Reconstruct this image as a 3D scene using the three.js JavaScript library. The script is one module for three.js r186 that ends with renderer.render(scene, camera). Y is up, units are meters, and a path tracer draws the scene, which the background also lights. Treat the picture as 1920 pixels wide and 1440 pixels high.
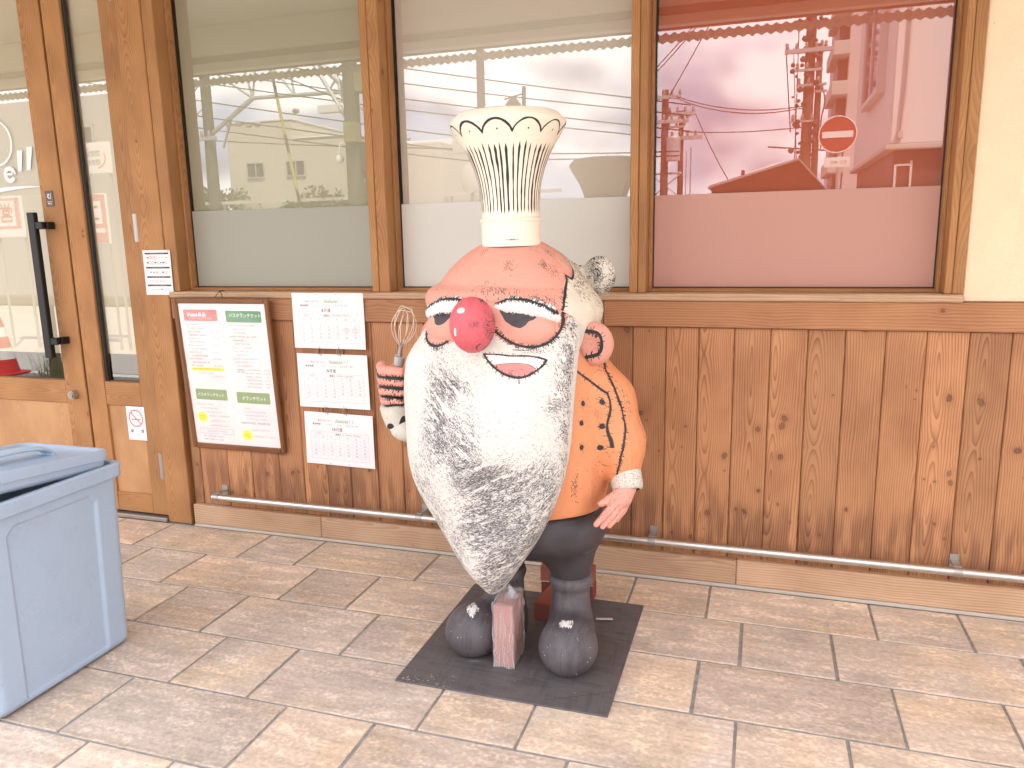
import * as THREE from 'three';
import { mergeGeometries } from 'three/addons/utils/BufferGeometryUtils.js';
import { RoundedBoxGeometry } from 'three/addons/geometries/RoundedBoxGeometry.js';

// ---------- camera, sky, sun, exposure ----------
const scene = new THREE.Scene();
const camera = new THREE.PerspectiveCamera(52.94, 4 / 3, 0.05, 600);
camera.position.set(0, 1.45, 3.1463);
camera.up.set(-0.039519, 0.982133, -0.18399);
camera.lookAt(0 - 0.304723, 1.45 - 0.187209, 3.1463 - 0.933861);
const renderer = new THREE.WebGLRenderer({ antialias: true });
renderer.toneMapping = THREE.LinearToneMapping;
renderer.toneMappingExposure = 3.95;
renderer.shadowMap.enabled = true;
const SUN = new THREE.Vector3(0.42, 0.8, -0.42).normalize();
const sun = new THREE.DirectionalLight(0xfff1dd, 3.8);
sun.name = 'sun';
sun.position.copy(SUN).multiplyScalar(60); sun.target.position.set(0, 0, 0);
sun.castShadow = true; sun.shadow.radius = 1.5; sun.shadow.mapSize.set(2048, 2048);
Object.assign(sun.shadow.camera, { left: -40, right: 40, top: 40, bottom: -40, near: 1, far: 140 });
scene.add(sun, sun.target);

// ---------- random numbers and noise ----------
function rng(seed) { let s = seed >>> 0; return () => { s = (s + 0x6d2b79f5) | 0; let t = Math.imul(s ^ (s >>> 15), 1 | s); t = (t + Math.imul(t ^ (t >>> 7), 61 | t)) ^ t; return ((t ^ (t >>> 14)) >>> 0) / 4294967296; }; }
const LAT = new Float32Array(65536); { const r = rng(77); for (let i = 0; i < 65536; i++) LAT[i] = r(); }
function vn(x, y) { // value noise, 0..1
  const ix = Math.floor(x), iy = Math.floor(y); let fx = x - ix, fy = y - iy; fx = fx * fx * (3 - 2 * fx); fy = fy * fy * (3 - 2 * fy);
  const a = (iy & 255) << 8, b = ((iy + 1) & 255) << 8, c = ix & 255, d = (ix + 1) & 255, p = LAT[a | c], q = LAT[a | d], r = LAT[b | c], s = LAT[b | d];
  return p + (q - p) * fx + (r - p + (p - q - r + s) * fx) * fy;
}
const fbm = (x, y, o = 4) => { let s = 0, a = 0.5, n = 0; for (let i = 0; i < o; i++) { s += a * vn(x, y); n += a; a *= 0.5; x = x * 2.03 + 17.3; y = y * 2.03 + 5.7; } return s / n; };
const fbm3 = (x, y, z, o) => (fbm(x + z * 0.71 + 3, y - z * 0.37, o) + fbm(y + x * 0.43 + 40, z + x * 0.31 - 9, o) + fbm(z - y * 0.57 + 91, x + y * 0.29 + 60, o)) / 3;
const clamp = (x, a = 0, b = 1) => Math.min(b, Math.max(a, x)), mix = (a, b, t) => a + (b - a) * t, sst = (a, b, x) => { const t = clamp((x - a) / (b - a)); return t * t * (3 - 2 * t); };

{ // a bright, cloud-covered summer sky with pale blue gaps
  const W = 1024, H = 512, d = new Float32Array(W * H * 4);
  for (let r = 0; r < H; r++) for (let c = 0; c < W; c++) {
    const up = ((r + 0.5) / H - 0.5) * Math.PI, ro = ((c + 0.5) / W - 0.5) * 2 * Math.PI, x = Math.cos(ro) * Math.cos(up), y = Math.sin(up), z = Math.sin(ro) * Math.cos(up), o = (r * W + c) * 4;
    const yy = Math.max(y, 0), n = fbm3(x * 4.6 + 5, yy * 11, z * 4.6, 5), lump = fbm3(x * 10 + 1, yy * 21 + 4, z * 10 - 2, 5);
    const cov = sst(0.42, 0.54, n + (lump - 0.5) * 0.22), lit = sst(0.36, 0.64, lump + (n - 0.5) * 0.5);
    const blue = [mix(0.74, 0.5, yy), mix(0.82, 0.64, yy), mix(1.0, 0.98, yy)], cl = [mix(0.5, 1.62, lit), mix(0.47, 1.58, lit), mix(0.62, 1.58, lit)];
    for (let k = 0; k < 3; k++) d[o + k] = y < 0 ? 0.25 : 0.8 * mix(blue[k], cl[k], cov);
    d[o + 3] = 1;
  }
  const sky = new THREE.DataTexture(d, W, H, THREE.RGBAFormat, THREE.FloatType);
  sky.mapping = THREE.EquirectangularReflectionMapping; sky.magFilter = THREE.LinearFilter; sky.needsUpdate = true;
  scene.background = sky; scene.environment = sky;
}

// ---------- naming and building helpers ----------
const taken = new Map();
const numbered = (n) => { const k = taken.get(n) ?? 0; taken.set(n, k + 1); return k ? n + '_' + String(k).padStart(3, '0') : n; };
function tag(o, label, category, group, kind) { Object.assign(o.userData, { label }); if (category) o.userData.category = category; if (group) o.userData.group = group; if (kind) o.userData.kind = kind; return o; }
function thing(name, label, category, [x, y, z] = [0, 0, 0], group) { const o = new THREE.Group(); o.name = numbered(name); o.position.set(x, y, z); scene.add(o); return tag(o, label, category, group); }
function part(name, geo, mat, parent, label) {
  const m = new THREE.Mesh(Array.isArray(geo) ? mergeGeometries(geo.map((g) => (g.index ? g.toNonIndexed() : g))) : geo, mat);
  m.name = name; m.castShadow = m.receiveShadow = true; (parent ?? scene).add(m); if (label) m.userData.label = label; return m;
}
const only = (name, label, category, geo, mat, group) => { const m = part(numbered(name), geo, mat, scene); return tag(m, label, category, group); };
function struct(name, geo, mat) { const m = part(numbered(name), geo, mat, scene); m.userData.kind = 'structure'; return m; }

const rnd = rng(4242);
// a chamfered block; uv in metres with v along the grain axis, and an offset of its own
function slab(x0, x1, y0, y1, z0, z1, { c = 0.003, grain = null, off = null } = {}) {
  const lo = [x0, y0, z0], hi = [x1, y1, z1], size = hi.map((h, i) => h - lo[i]); c = Math.min(c, ...size.map((s) => s * 0.4));
  const G = grain ?? size.indexOf(Math.max(...size)), ww = Math.max(...size.filter((_, i) => i !== G)), o = off ?? [Math.floor(rnd() * 2) * 0.25 + 0.004 + rnd() * Math.max(0, 0.242 - ww), rnd() * 7], P = [], N = [], U = [];
  const cor = (sx, sy, sz, ax) => [0, 1, 2].map((i) => { const s = [sx, sy, sz][i] ? hi[i] : lo[i]; return i === ax ? s : s + ([sx, sy, sz][i] ? -c : c); });
  const tri = (a, b, d, n) => {
    const e = new THREE.Vector3().subVectors(new THREE.Vector3(...b), new THREE.Vector3(...a)).cross(new THREE.Vector3().subVectors(new THREE.Vector3(...d), new THREE.Vector3(...a)));
    if (e.dot(new THREE.Vector3(...n)) < 0) [b, d] = [d, b];
    const l = Math.hypot(...n), dom = [0, 1, 2].reduce((q, i) => (Math.abs(n[i]) > Math.abs(n[q]) + 1e-6 ? i : q), 0);
    let va = G, ua; if (dom === G) { const r = [0, 1, 2].filter((i) => i !== G); va = r[1]; ua = r[0]; } else ua = [0, 1, 2].find((i) => i !== G && i !== dom);
    for (const p of [a, b, d]) { P.push(...p); N.push(n[0] / l, n[1] / l, n[2] / l); U.push(p[ua] - lo[ua] + o[0], p[va] - lo[va] + o[1]); }
  };
  for (let ax = 0; ax < 3; ax++) for (const s of [0, 1]) {
    const [u, v] = [0, 1, 2].filter((i) => i !== ax), q = [[0, 0], [1, 0], [1, 1], [0, 1]].map(([a, b]) => { const k = [0, 0, 0]; k[ax] = s; k[u] = a; k[v] = b; return cor(...k, ax); }), n = [0, 0, 0]; n[ax] = s ? 1 : -1;
    tri(q[0], q[1], q[2], n); tri(q[0], q[2], q[3], n);
  }
  if (c > 0) {
    for (let ax = 0; ax < 3; ax++) { const [u, v] = [0, 1, 2].filter((i) => i !== ax);
      for (const a of [0, 1]) for (const b of [0, 1]) { const k0 = [0, 0, 0], k1 = [0, 0, 0]; k0[u] = k1[u] = a; k0[v] = k1[v] = b; k1[ax] = 1; const n = [0, 0, 0]; n[u] = a ? 1 : -1; n[v] = b ? 1 : -1;
        const A = cor(...k0, u), B = cor(...k1, u), C = cor(...k1, v), D = cor(...k0, v); tri(A, B, C, n); tri(A, C, D, n); } }
    for (let k = 0; k < 8; k++) { const s = [k & 1, (k >> 1) & 1, k >> 2]; tri(cor(...s, 0), cor(...s, 1), cor(...s, 2), s.map((q) => (q ? 1 : -1))); }
  }
  const g = new THREE.BufferGeometry();
  g.setAttribute('position', new THREE.Float32BufferAttribute(P, 3)); g.setAttribute('normal', new THREE.Float32BufferAttribute(N, 3)); g.setAttribute('uv', new THREE.Float32BufferAttribute(U, 2));
  return g;
}
function bar(a, b, r, r2 = r, seg = 10) { // a round bar between two points
  const A = new THREE.Vector3(...a), B = new THREE.Vector3(...b), g = new THREE.CylinderGeometry(r2, r, A.distanceTo(B), seg);
  g.applyQuaternion(new THREE.Quaternion().setFromUnitVectors(new THREE.Vector3(0, 1, 0), B.clone().sub(A).normalize())); const m = A.add(B).multiplyScalar(0.5);
  return g.translate(m.x, m.y, m.z);
}
const tube = (pts, r, n = 24, seg = 6, closed = false) => new THREE.TubeGeometry(new THREE.CatmullRomCurve3(pts.map((p) => new THREE.Vector3(...p)), closed), n, r, seg, closed);
function sheet(w, h, nx = 1, ny = 1, bend) { // a thin sheet facing +z with its top left corner at 0,0
  const g = new THREE.PlaneGeometry(w, h, nx, ny).translate(w / 2, -h / 2, 0); if (bend) { const p = g.attributes.position; for (let i = 0; i < p.count; i++) p.setZ(i, bend(p.getX(i), p.getY(i))); g.computeVertexNormals(); } return g;
}

// ---------- textures ----------
function texFrom(W, H, fn, { srgb = true, rep = [1, 1] } = {}) { // fn(x, y, out) writes linear 0..1 colour (or a grey) for each texel
  const d = new Uint8Array(W * H * 4), o = [0, 0, 0], enc = (c) => 255 * (c <= 0.0031308 ? c * 12.92 : 1.055 * Math.pow(c, 1 / 2.4) - 0.055);
  for (let y = 0; y < H; y++) for (let x = 0; x < W; x++) { fn(x, y, o); const i = (y * W + x) * 4; for (let k = 0; k < 3; k++) d[i + k] = srgb ? enc(clamp(o[k])) : 255 * clamp(o[k]); d[i + 3] = 255; }
  const t = new THREE.DataTexture(d, W, H); t.colorSpace = srgb ? THREE.SRGBColorSpace : THREE.NoColorSpace; t.magFilter = THREE.LinearFilter; t.wrapS = t.wrapT = THREE.RepeatWrapping; t.repeat.set(...rep); t.needsUpdate = true; return t;
}
function canvasTex(W, H, draw, wrap) { const c = document.createElement('canvas'); c.width = W; c.height = H; const g = c.getContext('2d'); draw(g, W, H); const t = new THREE.CanvasTexture(c); t.colorSpace = THREE.SRGBColorSpace; if (wrap) t.wrapS = t.wrapT = THREE.RepeatWrapping; return t; }
const std = (o) => new THREE.MeshStandardMaterial({ roughness: 0.7, ...o }), phys = (o) => new THREE.MeshPhysicalMaterial({ roughness: 0.5, ...o });
const lin = (r, g, b) => new THREE.Color().setRGB(r, g, b);

// pine: slots across, each `sw` metres wide; returns colour and relief maps (one uv unit = one metre)
function pine({ W, H, slots, wm, hm, seed, light, dark, knotN, contrast = 1, stain = 0, ring = 0.0085, mirror = true }) {
  const R = rng(seed), S = [];
  for (let s = 0; s < slots; s++) {
    const k = []; let n = knotN * (0.4 + R() * 1.2);
    for (let i = 0; i < n; i++) k.push({ x: 0.1 + R() * 0.8, y: R() * hm, r: R() < 0.4 ? 0.0022 + R() * 0.003 : 0.005 + R() * 0.0075, e: 0.7 + R() * 0.9, t: (R() - 0.5) * 1.4, d: 0.6 + 0.4 * R() });
    S.push({ k, xc: -0.2 + R() * 1.4, tilt: (R() - 0.5) * 0.06, arch: 0.03 + R() * 0.05, y0: R() * hm, tone: 0.88 + R() * 0.26, hue: R(), o: R() * 100, flip: R() < 0.5 ? -1 : 1 });
  }
  const sw = wm / slots, relief = new Float32Array(W * H);
  const map = texFrom(W, H, (px, py, o) => {
    const X = (px / W) * wm, y = (py / H) * hm, si = Math.min(slots - 1, Math.floor(X / sw)), q = S[si]; let x = X - si * sw;
    let wx = x, kd = 0, halo = 0;
    for (const k of q.k) {
      const dx = x - k.x * sw; let dy = y - k.y; if (dy > hm / 2) dy -= hm; if (dy < -hm / 2) dy += hm;
      const ad = Math.abs(dx), rr = k.r; if (ad > rr * 9 || Math.abs(dy) > rr * 12) continue;
      const e = Math.exp(-(dy * dy) / (rr * rr * 9)) * Math.exp(-ad / (rr * 2.6)); wx -= Math.sign(dx) * rr * 0.95 * e;
      const ct = Math.cos(k.t), sn = Math.sin(k.t), rho = Math.hypot(dx * ct + dy * sn, (dy * ct - dx * sn) / k.e) / rr + (fbm(x * 300 + q.o, y * 300, 2) - 0.5) * 0.6;
      kd = Math.max(kd, k.d * (1 - sst(0.7, 1.15, rho)) * (0.62 + 0.38 * sst(0.3, 0.9, rho))); halo = Math.max(halo, (0.4 + 0.6 * k.d) * Math.exp(-Math.max(0, rho - 0.9) * 0.9) * (0.7 + 0.3 * Math.sin(rho * 13)));
    }
    const wob = (fbm(q.o + y * 2.2, x * 14, 3) - 0.5) * 0.02 + (vn(q.o + y * 9, 3.3) - 0.5) * 0.004;
    let dy = ((y - q.y0 + hm * 1.5) % hm) - hm / 2; dy = (Math.abs(dy) - hm * 0.25) * q.flip;
    const rr = Math.hypot(wx - q.xc * sw + q.tilt * dy + wob, q.arch * dy * 2.0), ph = rr / ring + (vn(q.o + x * 60, y * 1.5) - 0.5) * 0.3, fr = ph - Math.floor(ph);
    const late = Math.pow(fr, 2.4) * (1 - sst(0.93, 1, fr)), fib = vn(x * 2600 + q.o * 9, y * 22) * 0.6 + vn(x * 900 + q.o, y * 9) * 0.4, blot = fbm(x * 9 + q.o * 3, y * 5, 4);
    let t = clamp(0.1 + late * 0.62 * contrast + (fib - 0.5) * 0.34 * contrast + (blot - 0.5) * 0.85);
    let st = 0; if (stain) { const edge = 0.15 + 0.1 * ((q.o * 7.7) % 1) + 0.24 * (fbm(x * 24 + q.o, 2.2, 3) - 0.4) + 0.07 * (vn(x * 260, 7.7) - 0.5); st = stain * sst(edge + 0.06, edge - 0.08, y) * sst(0.3, 0.6, fbm(x * 46 + q.o, y * 6, 3)) * sst(-0.02, 0.05, y + 0.04 * (vn(x * 90, 1) - 0.4)); }
    const tone = q.tone * (1 - 0.22 * st);
    for (let k = 0; k < 3; k++) { let c = mix(light[k], dark[k], t) * tone; c = mix(c, dark[k] * (k ? 0.62 : 0.72), halo * 0.55); c = mix(c, dark[k] * 0.34, kd * 0.85); c = mix(c, [0.15, 0.052, 0.026][k] , st * (0.42 + 0.58 * late)); o[k] = c; }
    relief[py * W + px] = clamp(0.6 - late * 0.35 + (fib - 0.5) * 0.25 - kd * 0.15 + halo * 0.1);
  }, { rep: [1 / wm, 1 / hm] });
  const bump = texFrom(W, H, (x, y, o) => { o[0] = o[1] = o[2] = relief[y * W + x]; }, { srgb: false, rep: [1 / wm, 1 / hm] });
  if (mirror) for (const t of [map, bump]) t.wrapS = t.wrapT = THREE.MirroredRepeatWrapping;
  return { map, bumpMap: bump };
}
// ---------- shared materials ----------
const BP = { W: 1760, H: 1600, slots: 8, wm: 1.1, hm: 1.0, light: [0.485, 0.235, 0.104], dark: [0.235, 0.087, 0.034], knotN: 4.5, stain: 0.8, contrast: 1.45, mirror: false }, PB = pine({ ...BP, seed: 11 }), PB2 = pine({ ...BP, seed: 12 });
const PT = pine({ W: 1024, H: 2048, slots: 2, wm: 0.5, hm: 1.4, seed: 23, light: [0.41, 0.198, 0.07], dark: [0.215, 0.087, 0.027], knotN: 2.0, contrast: 1.0 });
const PS = pine({ W: 1024, H: 1024, slots: 2, wm: 0.5, hm: 1.3, seed: 35, light: [0.60, 0.40, 0.25], dark: [0.37, 0.205, 0.11], knotN: 3, contrast: 1.3, ring: 0.011 });
const PV = pine({ W: 1024, H: 512, slots: 1, wm: 0.75, hm: 0.9, seed: 61, light: [0.62, 0.34, 0.15], dark: [0.36, 0.165, 0.065], knotN: 0, contrast: 1.25, ring: 0.006 });
const M = {
  board: [0.97, 1.0, 1.06, 0.92].map((t, i) => std({ ...(i % 2 ? PB2 : PB), bumpScale: 0.0012, roughness: 0.62, color: lin(t, t * (0.97 + 0.03 * t), t) })),
  timber: [0.92, 1.0, 1.08].map((t) => std({ ...PT, bumpScale: 0.0008, roughness: 0.68, color: lin(t, t, t) })),
  sill: std({ ...PS, bumpScale: 0.0016, roughness: 0.75 }), rail: std({ ...PS, bumpScale: 0.0012, roughness: 0.7, color: lin(0.72, 0.52, 0.38) }),

  veneer: std({ ...PV, bumpScale: 0.0006, roughness: 0.55 }),
  darkGap: std({ color: lin(0.27, 0.12, 0.05), roughness: 0.9 }),
  gasket: std({ color: lin(0.02, 0.018, 0.016), roughness: 0.6 }),
  glass: phys({ color: lin(1, 1, 1), transmission: 1, thickness: 0, roughness: 0, ior: 2.25, name: 'glass' }),
  steel: phys({ color: lin(0.62, 0.6, 0.57), metalness: 1, roughness: 0.32, bumpMap: texFrom(256, 256, (x, y, o) => { o[0] = o[1] = o[2] = vn(x * 0.9, y * 0.02); }, { srgb: false, rep: [4, 4] }), bumpScale: 0.0002 }),
  blackMetal: std({ color: lin(0.012, 0.012, 0.013), roughness: 0.42, metalness: 0.3 }),
  alu: std({ color: lin(0.42, 0.40, 0.37), metalness: 0.85, roughness: 0.42 }),
  room: std({ color: lin(0.16, 0.14, 0.12), roughness: 0.9 }),
  white: std({ color: lin(0.78, 0.77, 0.74), roughness: 0.7 }),
};
const plasterBump = texFrom(512, 512, (x, y, o) => { const a = x / 512, w = Math.min(a, 1 - a); o[0] = o[1] = o[2] = 0.5 * fbm(x * 0.09, y * 0.09, 4) + 0.5 * vn(x * 0.6, y * 0.6) + w * 0; }, { srgb: false, rep: [2.2, 2.2] });
const plasterMap = texFrom(512, 512, (x, y, o) => { const n = fbm(x * 0.02 + 4, y * 0.02, 4), s = vn(x * 0.17, y * 0.17) > 0.985 ? 0.72 : 1; const t = (0.95 + 0.1 * n) * s; o[0] = 0.82 * t; o[1] = 0.64 * t; o[2] = 0.44 * t; }, { rep: [0.9, 0.9] });
M.plaster = std({ map: plasterMap, bumpMap: plasterBump, bumpScale: 0.0025, roughness: 0.92 });
M.soffit = std({ color: lin(0.84, 0.80, 0.71), roughness: 0.9 });
// ---------- lettering: strokes on a 16 x 16 square for the characters that the built-in fonts lack ----------
const GL = { // polylines; points as two hexadecimal digits x, y (y down)
  '月': '41 4a 1f|41 c1 cf af|45 c5|4a ca', '日': '31 3f|31 d1 df|38 d8|3f df', '度': '70 72|12 f2|22 29 0f|36 e6|63 69 a9 a3|4b cb 4f|5b 9d ef', '火': '81 87 2f|88 ef|34 57|d4 b7',
  '水': '81 8f 6e|15 65 1d|d4 98|88 ee', '木': '81 8f|14 f4|85 1d|85 ed', '金': '81 17|81 f7|47 b7|2a da|87 8f|1f ff|4b 5d|cb bd', '土': '81 8f|26 d6|0f ff', '引': '12 72 76 16 1b 7b 7f 5e|d0 df',
  '禁': '40 49|13 73|44 08|44 78|c0 c9|93 f3|c4 98|c4 f8|4a ba|1c ec|8c 8f 6f|4d 3f|bd df', '煙': '31 38 0f|38 5d|15 26|54 45|71 f1|81 87 e7 e3 83|a1 a7|c1 c7|79 f9|b9 bf|8c ec|6f ff', '営': '30 43|80 73|d0 b3|14 17|14 f4 f7|46 49 b9 b6 46|2b 2f df db 2b|89 7b',
  '業': '50 54|a0 a4|22 43|d2 b3|05 f5|45 58|b5 a8|19 e9|2c dc|89 8f|7c 1f|9c ef', '時': '12 1d 5d 52 12|17 57|73 e3|b0 b6|66 f6|69 f9|c8 cf ae|8b 9d', '間': '11 1f|11 61 65 15|13 63|91 f1 ff df|91 95 f5|93 f3|58 5f af a8 58|5b ab',
  '中': '24 2a da d4 24|81 8f', '工': '22 d2|82 8e|1e ee', '定': '81 83|25 23 d3 d5|47 b7|87 8f|8b cb|49 4d 1f|4d ff', '休': '41 1a|35 3f|a1 af|64 f4|a5 5d|a5 fd', '単': '41 53|81 83|c1 a3|34 3a ca c4 34|37 c7|84 8f|1c ec', '品': '51 56 b6 b1 51|18 1f 6f 68 18|98 9f ef e8 98',
  '街': '41 15|44 17|27 2f|64 a4|81 87|57 b7|5b ab|79 7f|5f be|c3 f3|b7 f7|d7 df be', 'の': '83 79 4d 2a 37 84 c5 e9 bd 8f', 'イ': 'c1 78 1b|88 8f', 'タ': '62 19|63 d3 9a 3f|58 ab', 'リ': '32 39|c1 c9 6f', 'ア': '12 e2 a7|82 79 3f', 'ン': '23 55|1e 8c e5', 'パ': '64 1d|94 dd|e1 f2 e3', 'バ': '64 1d|94 dd|c1 d3|e1 f3',
  'ス': '22 c2 8a 1e|89 de', 'ラ': '31 c1|15 d5 b9 4f', 'チ': 'c1 34|16 e6|83 8b 3f', 'セ': '15 e4 a9|41 4d de', 'ッ': '36 49|76 89|c6 ab 5f', 'ト': '51 5f|56 ca', 'オ': '14 e4|91 9f 7e|95 1d', 'ー': '18 e8', 'ダ': '62 19|63 c3 9a 3f|58 9b|d1 e3|f1 f3', '品2': '',
  '水2': '', '全': '81 17|81 f7|48 b8|3b cb|88 8f|1f ff',
};
function glyphText(g, text, x, y, h, color, wgt = 0.09, latin = 'sans-serif', gap = 1.06) { // x, y: left and top
  g.strokeStyle = g.fillStyle = color; g.lineWidth = h * wgt; g.lineCap = 'round'; g.lineJoin = 'round';
  for (const ch of text) {
    if (GL[ch]) {
      for (const s of GL[ch].split('|')) { g.beginPath(); s.split(' ').forEach((p, i) => { const a = x + (parseInt(p[0], 16) / 16 + 0.03) * h, b = y + (parseInt(p[1], 16) / 16 + 0.03) * h; i ? g.lineTo(a, b) : g.moveTo(a, b); }); g.stroke(); }
      x += h * gap;
    } else { g.font = `bold ${h * 1.05}px ${latin}`; g.textBaseline = 'alphabetic'; g.fillText(ch, x, y + h * 0.93); x += g.measureText(ch).width + h * 0.03; }
  }
  return x;
}
const GK = Object.keys(GL).filter((k) => GL[k]);
function tinyLine(g, R, x, y, w, h, color) { // a line of print too small to read
  g.fillStyle = color; let q = x; while (q < x + w) { const cw = h * (0.55 + R() * 0.4); if (R() > 0.12) { g.fillRect(q, y + h * 0.1 * R(), cw * 0.75, h * 0.16); g.fillRect(q + cw * 0.3, y, h * 0.15, h * (0.6 + 0.4 * R())); g.fillRect(q, y + h * (0.5 + 0.35 * R()), cw * 0.8, h * 0.15); } q += cw; }
}
// ---------- signed distance helpers and a surface-nets mesher for the statue ----------
const smin = (a, b, k) => { const h = Math.max(k - Math.abs(a - b), 0) / k; return Math.min(a, b) - h * h * k * 0.25; };
const smax = (a, b, k) => -smin(-a, -b, k);
const ell = (x, y, z, a, b, c) => { const k0 = Math.hypot(x / a, y / b, z / c), k1 = Math.hypot(x / (a * a), y / (b * b), z / (c * c)); return k1 < 1e-9 ? -Math.min(a, b, c) : (k0 * (k0 - 1)) / k1; };
function cone(x, y, z, A, B, ra, rb) { // tapered capsule
  const bx = B[0] - A[0], by = B[1] - A[1], bz = B[2] - A[2], px = x - A[0], py = y - A[1], pz = z - A[2];
  const t = Math.min(1, Math.max(0, (px * bx + py * by + pz * bz) / (bx * bx + by * by + bz * bz)));
  return Math.hypot(px - bx * t, py - by * t, pz - bz * t) - (ra + (rb - ra) * t);
}
function chain(x, y, z, pts, k) { // [[x,y,z,r],...] joined smoothly
  let d = 1e9;
  for (let i = 0; i + 1 < pts.length; i++) { const c = cone(x, y, z, pts[i], pts[i + 1], pts[i][3], pts[i + 1][3]); d = d > 1e8 ? c : smin(d, c, k); }
  return d;
}
function poly2(x, y, P) { // signed distance to a closed polygon
  let d = 1e9, s = 1;
  for (let i = 0, j = P.length - 1; i < P.length; j = i++) {
    const ex = P[j][0] - P[i][0], ey = P[j][1] - P[i][1], wx = x - P[i][0], wy = y - P[i][1];
    const t = Math.min(1, Math.max(0, (wx * ex + wy * ey) / (ex * ex + ey * ey))), bx = wx - ex * t, by = wy - ey * t;
    d = Math.min(d, bx * bx + by * by);
    const c1 = y >= P[i][1], c2 = y < P[j][1], c3 = ex * wy > ey * wx;
    if ((c1 && c2 && c3) || (!c1 && !c2 && !c3)) s = -s;
  }
  return s * Math.sqrt(d);
}
function smoothPoly(P, n) { // closed Catmull-Rom through P
  const c = new THREE.CatmullRomCurve3(P.map((p) => new THREE.Vector3(p[0], p[1], 0)), true, 'centripetal');
  return c.getPoints(n).slice(0, n).map((p) => [p.x, p.y]);
}
// surface nets: f(x,y,z) < 0 inside; uvOf(p, n) -> [u, v]; wrap: u wraps round 1
function netMesh(f, lo, hi, h, uvOf, wrap) {
  const n = [0, 1, 2].map((i) => Math.ceil((hi[i] - lo[i]) / h) + 1), [nx, ny, nz] = n, V = new Float32Array(nx * ny * nz);
  for (let k = 0, q = 0; k < nz; k++) for (let j = 0; j < ny; j++) for (let i = 0; i < nx; i++, q++) V[q] = f(lo[0] + i * h, lo[1] + j * h, lo[2] + k * h);
  const id = new Int32Array(nx * ny * nz).fill(-1), pos = [], nor = [], uv = [], at = (i, j, k) => i + nx * (j + ny * k);
  const E = [[0, 1], [2, 3], [4, 5], [6, 7], [0, 2], [1, 3], [4, 6], [5, 7], [0, 4], [1, 5], [2, 6], [3, 7]], c = new Float32Array(8), e = h * 0.6;
  for (let k = 0; k < nz - 1; k++) for (let j = 0; j < ny - 1; j++) for (let i = 0; i < nx - 1; i++) {
    let m = 0;
    for (let b = 0; b < 8; b++) { c[b] = V[at(i + (b & 1), j + ((b >> 1) & 1), k + (b >> 2))]; if (c[b] < 0) m |= 1 << b; }
    if (m === 0 || m === 255) continue;
    let x = 0, y = 0, z = 0, w = 0;
    for (const [a, b] of E) if ((c[a] < 0) !== (c[b] < 0)) { const t = c[a] / (c[a] - c[b]); x += (a & 1) + t * ((b & 1) - (a & 1)); y += ((a >> 1) & 1) + t * (((b >> 1) & 1) - ((a >> 1) & 1)); z += (a >> 2) + t * ((b >> 2) - (a >> 2)); w++; }
    const px = lo[0] + (i + x / w) * h, py = lo[1] + (j + y / w) * h, pz = lo[2] + (k + z / w) * h;
    id[at(i, j, k)] = pos.length / 3; pos.push(px, py, pz);
    let gx = f(px + e, py, pz) - f(px - e, py, pz), gy = f(px, py + e, pz) - f(px, py - e, pz), gz = f(px, py, pz + e) - f(px, py, pz - e); const l = Math.hypot(gx, gy, gz) || 1;
    nor.push(gx / l, gy / l, gz / l);
    const t = uvOf ? uvOf([px, py, pz], [gx / l, gy / l, gz / l]) : [px, py]; uv.push(t[0], t[1]);
  }
  const idx = [], quad = (a, b, c2, d, flip) => { if (a < 0 || b < 0 || c2 < 0 || d < 0) return; flip ? idx.push(a, c2, b, a, d, c2) : idx.push(a, b, c2, a, c2, d); };
  for (let k = 1; k < nz - 1; k++) for (let j = 1; j < ny - 1; j++) for (let i = 1; i < nx - 1; i++) {
    const v = V[at(i, j, k)] < 0;
    if (v !== V[at(i + 1, j, k)] < 0) quad(id[at(i, j - 1, k - 1)], id[at(i, j, k - 1)], id[at(i, j, k)], id[at(i, j - 1, k)], !v);
    if (v !== V[at(i, j + 1, k)] < 0) quad(id[at(i - 1, j, k - 1)], id[at(i - 1, j, k)], id[at(i, j, k)], id[at(i, j, k - 1)], !v);
    if (v !== V[at(i, j, k + 1)] < 0) quad(id[at(i - 1, j - 1, k)], id[at(i, j - 1, k)], id[at(i, j, k)], id[at(i - 1, j, k)], !v);
  }
  if (wrap) { // triangles across the seam get their own vertices
    for (let t = 0; t < idx.length; t += 3) {
      const u = [0, 1, 2].map((q) => uv[idx[t + q] * 2]);
      if (Math.max(...u) - Math.min(...u) < 0.5) continue;
      for (let q = 0; q < 3; q++) if (u[q] < 0.5) { const o = idx[t + q]; idx[t + q] = pos.length / 3; pos.push(...pos.slice(o * 3, o * 3 + 3)); nor.push(...nor.slice(o * 3, o * 3 + 3)); uv.push(uv[o * 2] + 1, uv[o * 2 + 1]); }
    }
  }
  const g = new THREE.BufferGeometry();
  g.setAttribute('position', new THREE.Float32BufferAttribute(pos, 3)); g.setAttribute('normal', new THREE.Float32BufferAttribute(nor, 3)); g.setAttribute('uv', new THREE.Float32BufferAttribute(uv, 2));
  g.setIndex(idx);
  return g;
}
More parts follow.
